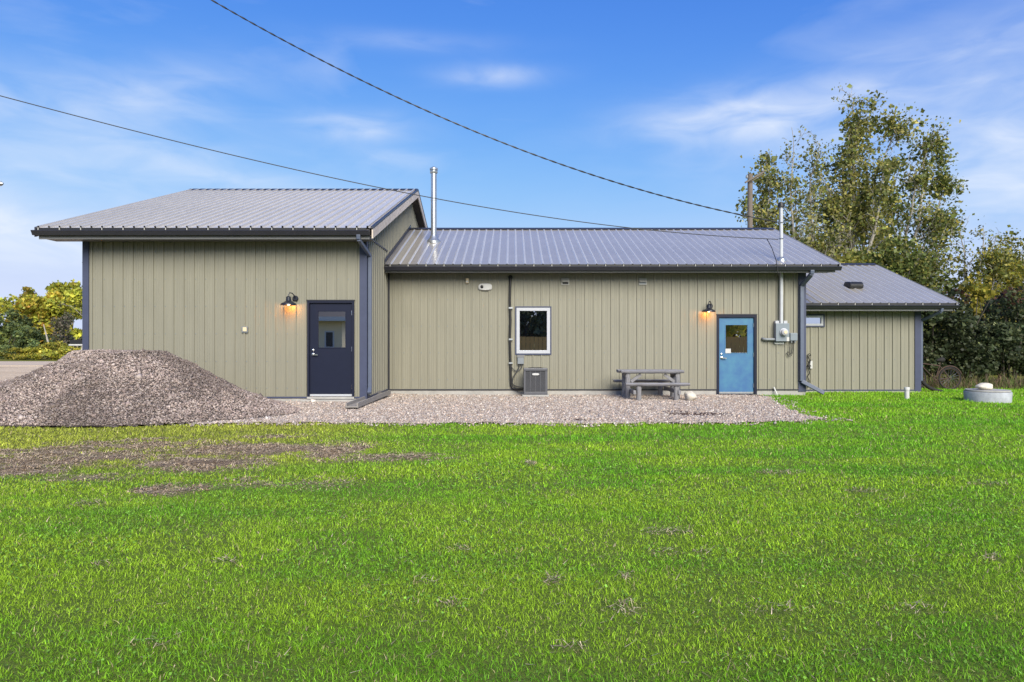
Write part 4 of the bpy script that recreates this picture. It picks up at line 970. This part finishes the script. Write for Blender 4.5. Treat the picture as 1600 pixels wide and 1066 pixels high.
for (ya, yb, dens, wd, hh) in ((1.6, 4.2, 10600, .0039, .034), (4.2, 6.5, 5900, .0058, .037), (6.5, 9.2, 2800, .0088, .043), (9.2, 12.6, 1600, .0112, .05), (12.6, 21.5, 900, .0152, .06)):
    X0, X1 = -.78 * yb - .4, .78 * yb + .6
    if yb > 20: X0 = 4.8; X1 = 16.6
    n = int((X1 - X0) * (yb - ya) * dens); X = rng.uniform(X0, X1, n); Y = rng.uniform(ya, yb, n)
    dd = dirt(X, Y); gi = gravel_inside(X, Y); th = thatch(X, Y)
    k = (np.abs(X) < .78 * Y + .7) & (gi < .03 + .1 * (rng.random(n) - .5)) & (rng.random(n) > dd * 1.05) & ~inside_build(X, Y) & (pile_h(X, Y) < .02) & (rng.random(n) > th * .2) & (X > -13)
    k &= np.hypot(X - wc[0], Y - wc[1]) > .5
    k &= ~((Y > 11.9) & (X < -9))
    k &= rng.random(n) < (.62 + .76 * smooth01((fbm(X * 1.7 + 60, Y * 1.7) - .3) / .35))
    X, Y = X[k], Y[k]; n = len(X); th = th[k]; dd = dd[k]
    hgt = hh * (.55 + .75 * rng.random(n)) * (.7 + .6 * fbm(X * 1.3 + 90, Y * 2.4)) * (1 - .5 * th) * (1 - .5 * dd)
    tall = rng.random(n) < .02 + .12 * smooth01((fbm(X * 2.6 + 20, Y * 2.6) - .55) / .15); hgt = np.where(tall, hgt * 1.6, hgt)
    V, Fc, C_ = blades(X, Y, lawn_z(X, Y), hgt * .88, wd * (.7 + .6 * rng.random(n)), .95, grass_color(X, Y, rng), int(ya * 10))
    allV.append(V); allF.append(Fc + off); allC.append(C_); off += len(V)
n = 110000; X = rng.uniform(-6.5, 6.5, n); Y = 1.8 + 6.2 * rng.random(n) ** .8
k = (np.abs(X) < .78 * Y + .3) & (fbm(X * 1.6 + 12, Y * 1.6 + 77) + .25 * rng.random(n) > .66) & (dirt(X, Y) < .2) & (gravel_inside(X, Y) < 0); X, Y = X[k][:15000], Y[k][:15000]; n = len(X)
Z = lawn_z(X, Y) + .012 + .03 * rng.random(n); a = rng.random(n) * 6.28; r_ = (.0045 + .005 * rng.random(n)) * (.8 + .07 * Y); tl = rng.normal(0, .35, (n, 2))
ex = np.stack([np.cos(a), np.sin(a), tl[:, 0]], 1) * r_[:, None]; ey = np.stack([-np.sin(a), np.cos(a), tl[:, 1]], 1) * r_[:, None]; P_ = np.stack([X, Y, Z], 1)
V = np.stack([P_ - ex, P_ - ey * .8, P_ + ex, P_ + ey * .8, P_ + ex * .3], 1).reshape(-1, 3); o = (np.arange(n) * 5)[:, None]
c = np.array([.2, .4, .05]) * np.exp(rng.normal(0, .3, (n, 1))); allV.append(V); allF.append(np.concatenate([o + [0, 1, 2], o + [0, 2, 3]], 0) + off); allC.append(np.repeat(c, 5, 0)); off += len(V)
tag(np_mesh('lawn_grass', np.concatenate(allV), np.concatenate(allF), 'grass', np.concatenate(allC)), kind='stuff', label='bright green mown lawn grass in front of the building', cat='grass')
# dead cut grass lying on the bare patches
n = 640000; X = rng.uniform(-8.5, 9, n); Y = rng.uniform(2.2, 11.4, n); pr = dirt(X, Y) * .5 + thatch(X, Y) * .4 + .006
k = (rng.random(n) < pr) & (np.abs(X) < .8 * Y + .3); X, Y = X[k][:60000], Y[k][:60000]; n = len(X)
a = rng.normal(0, .9, n); ln = .014 + .022 * rng.random(n); wd = .0008 + .0005 * Y
tx, ty_ = np.cos(a) * ln, np.sin(a) * ln; z0 = lawn_z(X, Y) + .006 + .03 * rng.random(n) * (.4 + thatch(X, Y)); z1 = z0 + .018 * rng.normal(0, 1, n)
V = np.stack([np.stack([X - tx - ty_ / ln * wd, Y - ty_ + tx / ln * wd, z0], 1), np.stack([X - tx + ty_ / ln * wd, Y - ty_ - tx / ln * wd, z0], 1), np.stack([X + tx, Y + ty_, z1], 1)], 1).reshape(-1, 3)
c = np.array([.5, .4, .27]) * np.exp(rng.normal(0, .3, (n, 1))); c = np.where(rng.random((n, 1)) < .4, np.array([.33, .25, .175]) * np.exp(rng.normal(0, .25, (n, 1))), c)
tag(np_mesh('cut_grass', V, np.arange(3 * n).reshape(-1, 3), 'straw', np.repeat(c, 3, 0)), kind='stuff', label='dry brown grass clippings lying on the bare soil patches', cat='clippings')

# clods of bare soil
n = 60000; X = rng.uniform(-8.5, 0, n); Y = rng.uniform(5.8, 11.4, n); k = (rng.random(n) < dirt(X, Y) * smooth01((fbm(X * 2.2 + 7, Y * 3.5) - .42) / .15) * .5) & (np.abs(X) < .8 * Y + .3); X, Y = X[k][:5000], Y[k][:5000]
V, Fc, cc = stones('clods', np.stack([X, Y, lawn_z(X, Y) + .006], 1), .014, [(.3, .23, .16), (.24, .18, .125), (.34, .26, .185), (.19, .145, .1)], seed=9)
tag(np_mesh('soil_clods', V, Fc, 'stone', cc), kind='stuff', label='crumbly brown soil clods on the bare patches of lawn', cat='soil')
# ------------------------------------------------------------------ trees
def leaf_quads(Pn, size, cols, seed, droop=.3):
    rr = np.random.default_rng(seed); n = len(Pn); sz = size * np.exp(rr.normal(-.05, .33, n))
    d = rr.normal(size=(n, 3)); d[:, 2] -= droop; d /= np.linalg.norm(d, axis=1)[:, None]
    e = np.cross(d, rr.normal(size=(n, 3))); e /= np.linalg.norm(e, axis=1)[:, None] + 1e-9
    fold = np.cross(d, e)
    a = Pn - d * sz[:, None] * .5; b = Pn + d * sz[:, None] * .5; wv = e * sz[:, None] * .42; fo = fold * sz[:, None] * .12
    V = np.stack([a, Pn + wv + fo, b, Pn - wv + fo], 1).reshape(-1, 3); o = (np.arange(n) * 4)[:, None]
    return V, np.concatenate([o + [0, 1, 2], o + [0, 2, 3]], 0), np.repeat(cols, 4, 0)
def leaf_colors(n, pal, wts, rr, sd=.25):
    pal = np.array(pal); return pal[rr.choice(len(pal), n, p=np.array(wts) / sum(wts))] * np.exp(rr.normal(0, sd, (n, 1)))
def tree(name, base, H, stems, spread, leaf_n, leaf_size, pal, wts, label, cat, seed, group=None, bark='bark_pale', r0=.16, bare=.25, up=.9, tip_bare=0., dens_low=1., lenf=.36, tips_px=None):
    """multi-stem tree: wandering stems, two orders of branches, leaves strung along the outer branches"""
    rr = np.random.default_rng(seed); base = np.array(base, float); segs = []; tips = []
    def branch(p, d, ln, r, order, goal=None):
        n = max(3, int(ln / (.55 if order == 0 else .3))); st = ln / n; pts = [p.copy()]; d = d / np.linalg.norm(d)
        for i in range(n):
            if goal is not None and i < n - 1:
                gd = goal - pts[-1]; d = .6 * d + .4 * gd / np.linalg.norm(gd)
            d = d + rr.normal(0, .10 + .05 * order, 3) + np.array([0, 0, .05 * up * (0 if tips_px and order == 0 else 1)]); d /= np.linalg.norm(d); pts.append(pts[-1] + d * st)
        rs = [max(r * (1 - .88 * i / n), .008) for i in range(n + 1)]; segs.append((pts, rs, order))
        if True:
            for i in range(1 if order else int(n * .72), n + 1): tips.append((pts[i], order, pts[i][2]))
        if order < 3:
            cnt = {0: int(H * 2.1), 1: max(3, int(ln * 2.4)), 2: max(1, int(ln * 2.2))}[order]
            for k in range(cnt):
                f = bare + (1 - bare) * rr.random() ** .85 if order == 0 else .2 + .8 * rr.random()
                i = min(int(f * n), n - 1); q = pts[i] + (pts[i + 1] - pts[i]) * (f * n - i)
                ax = pts[i + 1] - pts[i]; ax /= np.linalg.norm(ax); pr = rr.normal(size=3); pr -= ax * pr.dot(ax); pr /= np.linalg.norm(pr)
                nd = ax * (.62 + .25 * rr.random()) + pr * (.55 + .35 * rr.random())
                bl = (ln * lenf * (1.12 - f) + .35) if order == 0 else ln * (.25 + .3 * rr.random())
                branch(q, nd, max(bl * (.6 + .6 * rr.random()), .22), rs[i] * (.42 if order == 0 else .5), order + 1)
    for (tx, ty) in (tips_px or []):
        ty += 24
        tp = np.array(px(tx, ty, F / base[1])) + np.array([0, rr.normal(0, .9), 0]); b0 = base + rr.normal(0, .12, 3) * [1, 1, 0]; dv = tp - b0
        branch(b0, dv, np.linalg.norm(dv) * 1.04, r0 * (.7 + .5 * rr.random()), 0, tp)
    for s_ in range(0 if tips_px else stems):
        a = 2 * math.pi * (s_ + .6 * rr.random()) / stems; k = spread * (.35 + .65 * rr.random()) if stems > 1 else .05
        d = np.array([math.cos(a) * k, math.sin(a) * k * .8, 1.]); branch(base + np.array([math.cos(a), math.sin(a), 0]) * .18 * (stems > 1), d, H * (.78 + .24 * rr.random()) / (1 + k * k) ** .5, r0 * (.75 + .5 * rr.random()), 0)
    root = empty(name, base.tolist(), label, cat, group)
    mb = MB()
    for pts, rs, o in segs:
        if o <= 1: mb.tube([Vector(p) for p in pts], rs, 7 if o == 0 else 5, False)
    mb.build('trunk', bark, root, True)
    mb = MB()
    for pts, rs, o in segs:
        if o >= 2: mb.tube([Vector(p) for p in pts[::2] + ([pts[-1]] if len(pts) % 2 == 0 else [])], [max(x, .008) for x in rs[::2] + ([rs[-1]] if len(rs) % 2 == 0 else [])], 3, False)
    if mb.v: tag(mb.build('twigs', bark, root, True), kind='stuff')
    T = np.array([t_[0] for t_ in tips]); o = np.array([t_[1] for t_ in tips]); hz = (T[:, 2] - base[2]) / H
    wt = np.where(o >= 2, 1., np.where(o == 0, .8, .35)) * np.where(hz > 1 - tip_bare, .25, 1) * np.where(hz < .45, dens_low, 1.)
    cl = fbm(T[:, 0] * .9 + seed, T[:, 2] * .9 + T[:, 1] * .5); wt *= .25 + 1.6 * smooth01((cl - .3) / .4)
    idx = rr.choice(len(T), leaf_n, p=wt / wt.sum()); Pn = T[idx] + rr.normal(0, .16 + leaf_size * .35, (leaf_n, 3))
    c = leaf_colors(leaf_n, pal, wts, rr)
    V, Fc, C_ = leaf_quads(Pn, leaf_size, c, seed + 1); np_mesh('crown', V, Fc, 'leaf', C_, parent=root)
    return root
def bush(name, base, rx, ry, H, leaf_n, leaf_size, pal, wts, label, cat, seed, group=None, bark='bark_dark', clumps=26, shell=.6):
    """shrub or far tree: stems plus leaf clumps spread through an uneven crown"""
    rr = np.random.default_rng(seed); base = np.array(base, float); root = empty(name, base.tolist(), label, cat, group); mb = MB(); C_ = []
    for i in range(clumps):
        a = rr.random() * 2 * math.pi; u = rr.random() ** .5; hz = .12 + .85 * rr.random(); k = math.sqrt(max(1 - max(0, (hz - .45) / .58) ** 2, .05))
        c = base + np.array([math.cos(a) * rx * u * k, math.sin(a) * ry * u * k, H * hz * (.88 + .2 * rr.random())]); C_.append(c)
        if i < 12: m_ = base + (c - base) * .5 + rr.normal(0, .06 * H, 3); mb.tube([Vector(base + rr.normal(0, .1, 3) * [1, 1, 0]), Vector(m_), Vector(c)], [.03 * H ** .6, .02 * H ** .6, .008 * H ** .6], 5, False)
    mb.build('trunk', bark, root, True); C_ = np.array(C_)
    idx = rr.integers(0, clumps, leaf_n); sg = np.array([rx, ry, H * .5]) * (.62 / clumps ** .33) * 1.15
    g = rr.normal(size=(leaf_n, 3)); g /= np.linalg.norm(g, axis=1)[:, None]; rad = shell + (1.15 - shell) * rr.random((leaf_n, 1)) ** .7
    rad = rad * (.75 + .5 * rr.random((leaf_n, 1)))
    Pn = C_[idx] + g * rad * sg; Pn[:, 2] = np.maximum(Pn[:, 2], base[2] + .03 * H)
    tint = np.exp(rr.normal(0, .22, (clumps, 1)))[idx]; c = leaf_colors(leaf_n, pal, wts, rr, .2) * tint
    V, Fc, cc_ = leaf_quads(Pn, leaf_size, c, seed + 1); np_mesh('crown', V, Fc, 'leaf', cc_, parent=root); return root

OLIVE = [(.25, .26, .065), (.18, .215, .05), (.36, .33, .08), (.1, .12, .035), (.5, .44, .13), (.3, .29, .14)]
DARKG = [(.13, .175, .045), (.18, .22, .055), (.08, .105, .03), (.33, .31, .08)]
YG = [(.33, .29, .04), (.21, .22, .035), (.42, .34, .06), (.13, .15, .03)]
def at(x, D): return ((x - 800) * D / F, D, -.08)
tree('poplar_tree', at(1255, 33), 11.5, 5, .26, 8800, .14, OLIVE, [3, 2, 2, 2, 1, 2], 'sparse poplar with thin pale stems behind the main roof end', 'tree', 11, r0=.12, bare=.3, tip_bare=.06, lenf=.2, tips_px=[(1238, 182), (1282, 215), (1203, 235), (1178, 280), (1262, 262)])
tree('poplar_tree', at(1318, 35), 14.0, 5, .3, 18000, .15, OLIVE, [3, 3, 3, 2, 1, .8], 'tallest leafy poplar with several pale stems behind the annex', 'tree', 23, r0=.16, bare=.22, tip_bare=.0, lenf=.22, tips_px=[(1350, 134), (1382, 142), (1322, 195), (1296, 240), (1410, 165), (1360, 250)])
tree('poplar_tree', at(1385, 37), 12.0, 4, .34, 16500, .15, DARKG + OLIVE, [2, 3, 1.5, 2, 1, 1, 1, 1, .4, .4], 'darker green poplar fanning outward beside the tallest one', 'tree', 31, r0=.14, bare=.15, tip_bare=.0, lenf=.24, tips_px=[(1446, 190), (1472, 262), (1424, 222), (1482, 335), (1405, 240), (1448, 380)])  # darker leaf palette puts the poplars' shaded right side into the colour
bush('yellow_shrub', at(1290, 31), 3.0, 1.6, 5.2, 12000, .15, YG, [3, 3, 1.5, 2], 'yellow green undergrowth below the poplars behind the main roof', 'shrub', 41)
bush('green_shrub', at(1400, 32), 3.4, 1.6, 5.6, 13000, .15, DARKG, [2, 3, 2, 2], 'dense green undergrowth below the poplars behind the annex roof', 'shrub', 42)
tree('young_poplar', at(1530, 33), 7.0, 4, .3, 5600, .13, YG + OLIVE, [2, 2, 1, 2, 2, 2, 1, 2, .5, 1], 'thin young poplar with bare tips behind the hedge', 'tree', 51, r0=.09, bare=.15, tip_bare=.2)
tree('young_poplar', at(1600, 32), 6.8, 4, .34, 6500, .13, YG, [2, 3, 1, 2], 'young yellow green poplar behind the reddish end of the hedge', 'tree', 52, r0=.1, bare=.12)
bush('yellow_shrub', at(1560, 30), 2.2, 1.4, 4.5, 4800, .15, YG, [3, 2, 2, 1], 'bright yellow green shrub rising behind the dark hedge', 'shrub', 53)
# dark hedge
hb = empty('dark_hedge', (14.6, 22.6, -.05), 'tall dark green hedge beside the annex', 'hedge')
rr = np.random.default_rng(60); mb = MB()
for i in range(46):
    x = 11.6 + 8.6 * rr.random(); y = 21.9 + 1.6 * rr.random(); h = 1.4 + 1.5 * rr.random()
    mb.tube([Vector((x, y, -.1)), Vector((x + rr.normal(0, .15), y, h * .5)), Vector((x + rr.normal(0, .3), y + rr.normal(0, .2), h))], [.035, .025, .01], 5, False)
mb.build('stems', 'bark_dark', hb, True)
n = 44000; cx_ = 11.5 + 8.9 * rr.random(n); u = rr.random(n)
ci = np.stack([11.5 + 8.9 * rr.random(170), 21.6 + 2.0 * rr.random(170), .3 + 2.6 * rr.random(170)], 1)
idx = rr.integers(0, 170, n); g = rr.normal(size=(n, 3)); g /= np.linalg.norm(g, axis=1)[:, None]
Pn = ci[idx] + g * (.62 + .25 * rr.random((n, 1))) * [.55, .5, .42]
top = 2.95 + .35 * fbm(Pn[:, 0] * .8, Pn[:, 1]) + .25 * vnoise(Pn[:, 0] * 2.4, Pn[:, 1] * 2); k = (Pn[:, 2] < top) & (Pn[:, 2] > .1 + .25 * rr.random(n)); Pn = Pn[k]; n = len(Pn)
HG = [(.055, .078, .034), (.08, .1, .045), (.04, .055, .027), (.13, .145, .06)]
c = leaf_colors(n, HG, [3, 3, 2, 1], rr, .25) * np.exp(rr.normal(0, .2, (170, 1)))[idx[k]]
red = (rr.random(n) < .5 * smooth01((Pn[:, 2] - 2.3) / .8) * smooth01((Pn[:, 0] - 13.4) / 2))[:, None]; c = np.where(red, np.array([.1, .05, .03]) * np.exp(rr.normal(0, .25, (n, 1))), c)
V, Fc, cc_ = leaf_quads(Pn, .105, c, 61); np_mesh('foliage', V, Fc, 'leaf', cc_, parent=hb)
# dry tall grass at the hedge foot
n = 6000; X = rng.uniform(11.5, 19.5, n); Y = rng.uniform(20.3, 21.9, n); Y = np.where(X > 13.3, Y - .35 * rng.random(n), Y); Z = X * 0 - .04
h = (.1 + .5 * rng.random(n) ** 2) * (.35 + 1.1 * fbm(X * 2.5, Y * 2.5)); col = np.array([.15, .105, .068]) * np.exp(rng.normal(0, .3, (n, 1))); col = np.where(rng.random((n, 1)) < .4, np.array([.1, .15, .035]), col)
V, Fc, C_ = blades(X, Y, Z, h, .013 + 0 * X, .6, col, 77)
tag(np_mesh('dry_tall_grass', V, Fc, 'straw', C_), kind='stuff', label='dry brown tall grass along the foot of the hedge', cat='dry grass')
# left background
AUT = [(.5, .48, .07), (.4, .42, .06), (.52, .43, .07), (.27, .31, .05)]
ORG = [(.46, .33, .05), (.4, .35, .04), (.3, .29, .04), (.46, .26, .05)]
GRN = [(.13, .18, .07), (.18, .22, .07), (.1, .14, .06), (.25, .28, .07)]
GBR = [(.14, .12, .09), (.1, .095, .06), (.09, .11, .05), (.2, .17, .12)]
bush('autumn_tree', at(100, 74), 3.9, 3, 7.3, 12000, .34, AUT, [3, 3, .8, 2], 'round yellow green autumn tree beyond the road by the wing corner', 'tree', 71, clumps=40)
bush('autumn_tree', at(58, 72), 2.6, 2.4, 6.7, 8000, .33, ORG + AUT, [2, 2, 2, .6, 1, 2, 1, 1], 'orange tinted autumn tree beyond the road', 'tree', 72, clumps=30)
bush('autumn_tree', at(12, 80), 5.0, 3, 6.0, 6000, .32, AUT, [2, 2, 1, 2], 'thin yellow autumn tree with sky showing through', 'tree', 73, clumps=34)
bush('green_willow', at(14, 66), 2.3, 2, 4.0, 5200, .24, GRN, [3, 3, 2, 1], 'rounded blue green willow bush beyond the road', 'shrub', 74, clumps=26)
bush('green_willow', at(50, 64), 1.5, 1.5, 2.7, 3200, .2, GRN, [3, 2, 3, 1], 'low dark green bush beside the leaning dead trunk', 'shrub', 75, clumps=18)
bush('bare_shrub', at(104, 66), 1.9, 1.5, 4.0, 2600, .2, GBR, [3, 3, 2, 2], 'greyish half bare shrub before the round autumn tree', 'shrub', 76, clumps=22, shell=.4)
RB = ((4, 56, 1.4, .95, GRN, 'low dark green bush across the road before the rounded willow'), (32, 54, 1.8, .8, YG, 'low yellow green bush across the road, second beyond the dark one'),
      (60, 54, 1.5, .75, AUT, 'low golden bush across the road just before the dead trunk'), (88, 55, 1.5, 1.25, YG, 'tallest yellow green roadside bush just past the dead trunk'),
      (112, 53, 1.5, .85, AUT, 'low golden bush in front of the flat trailer'), (132, 54, 1.5, .95, ORG, 'orange tinted low bush by the wing corner across the road'))
for i, (x, D, rx, h, pl, lab) in enumerate(RB):
    bush('roadside_bush', at(x, D), rx, .9, h * 1.15, 2600, .13, pl, [1] * len(pl), lab, 'bush', 80 + i, 'low bushes along the far road', clumps=22)
tree('slender_birch', at(124, 40), 7.2, 1, .05, 420, .13, [(.05, .065, .02), (.12, .11, .03), (.08, .09, .03)], [2, 1, 2], 'slender sparse birch showing beside the wing corner', 'tree', 90, r0=.07, bare=.3, lenf=.16)
q0 = at(83, 58); q1 = px(68, 507, F / 58)
t = MB().tube([Vector((q0[0], 58, -.1)), Vector((q0[0] - .35, 58, .9)), Vector((q0[0] - .5, 58, 1.6)), q1], [.12, .1, .07, .03], 8).build('dead_trunk', 'bark_pale', None, True); tag(t, 'bare white dead trunk leaning beyond the road', 'dead trunk')
# flat trailer beside the wing, beyond the road
tx_, ty2 = at(124, 60)[:2]; t = empty('flat_trailer', (tx_, ty2, 0), 'dark flat trailer with white side rails parked beyond the road', 'trailer')
MB().box(tx_ - 1.1, tx_ + 3.2, ty2 - 1, ty2 + 1, .62, .78).build('deck', 'black', t); MB().box(tx_ - 1.15, tx_ + 3.2, ty2 - 1.05, ty2 - 1.005, .62, .74).build('side_rail', 'white_paint', t)
MB().box(tx_ - .2, tx_ + 3.2, ty2 - 1.0, ty2 + 1., 1.15, 1.5).build('cargo_box', 'black', t); MB().box(tx_ - .25, tx_ + 3.2, ty2 - 1.06, ty2 - 1.005, 1.02, 1.14).build('side_rail', 'white_paint', t)
p0 = MB().box(tx_ - .1, tx_, ty2 - .9, ty2 - .8, .78, 1.15).build('post', 'black', t); copy_part(p0, (2.9, 0, 0), t)
wh = MB().lathe([(.2, -.1), (.36, -.09), (.36, .09), (.2, .1)], (tx_ + 1.2, ty2 - .8, .35), 18, 'y').build('wheel', 'rubber', t, True); copy_part(wh, (.9, 0, 0), t)
MB().box(tx_ - .5, tx_ - .35, ty2 - .3, ty2 + .3, .0, .62).build('jack', 'black', t)

# ------------------------------------------------------------------ what the panes mirror: fence, trees and a house across the lawn
fence = empty('board_fence', (6, -13, -.05), 'orange wooden board fence mirrored in the white window', 'fence')
board = None; x = -5.0
while x < 24:
    if board is None: board = MB().box(x, x + .28, -13.02, -13., -.1, 1.72).build('board', 'fence_wood', fence)
    else: copy_part(board, (x + 5.0, 0, random.uniform(-.02, .02)), fence)
    x += .3
MB().box(-5, 24, -13.06, -13.021, .4, .5).box(-5, 24, -13.06, -13.021, 1.3, 1.4).build('rail', 'fence_wood', fence)
for i, (x, D, rx, h, pl, lab) in enumerate(((1, -17, 3.0, 8, HG, 'dark tree behind the board fence mirrored in the white window'), (5.5, -18, 3.0, 8.5, HG, 'dark tree mirrored at the edge of the white window'), (13.2, -18, 2.2, 8, DARKG, 'dark green tree mirrored in the blue door pane'), (17.5, -19, 3., 9, AUT, 'golden autumn tree mirrored in the blue door pane'))):
    bush('garden_tree', (x, D, -.08), rx, 2.2, h, 5200, .34, pl, [1] * len(pl), lab, 'tree', 100 + i, clumps=36)
h = empty('neighbour_house', (-13, -12, -.05), 'beige house mirrored in the navy door pane', 'house')
MB().box(-18, -9.9, -18, -9, -.1, 2.75).build('wall', 'cream_plastic', h)
MB().prism([(-19, 2.6), (-8.3, 2.6), (-8.3, 2.78), (-13.5, 4.9), (-19, 2.78)], -18.6, -9.2).build('roof', 'soffit', h)
MB().box(-18.5, -9.3, -8.31, -8.27, 2.56, 2.8).build('fascia', 'white_paint', h)
wn = MB().box(-10.9, -10.35, -9.01, -8.97, 1.0, 2.0).build('window', 'white_vinyl', h); MB().box(-10.82, -10.43, -8.968, -8.96, 1.08, 1.92).build('pane', 'black', wn)
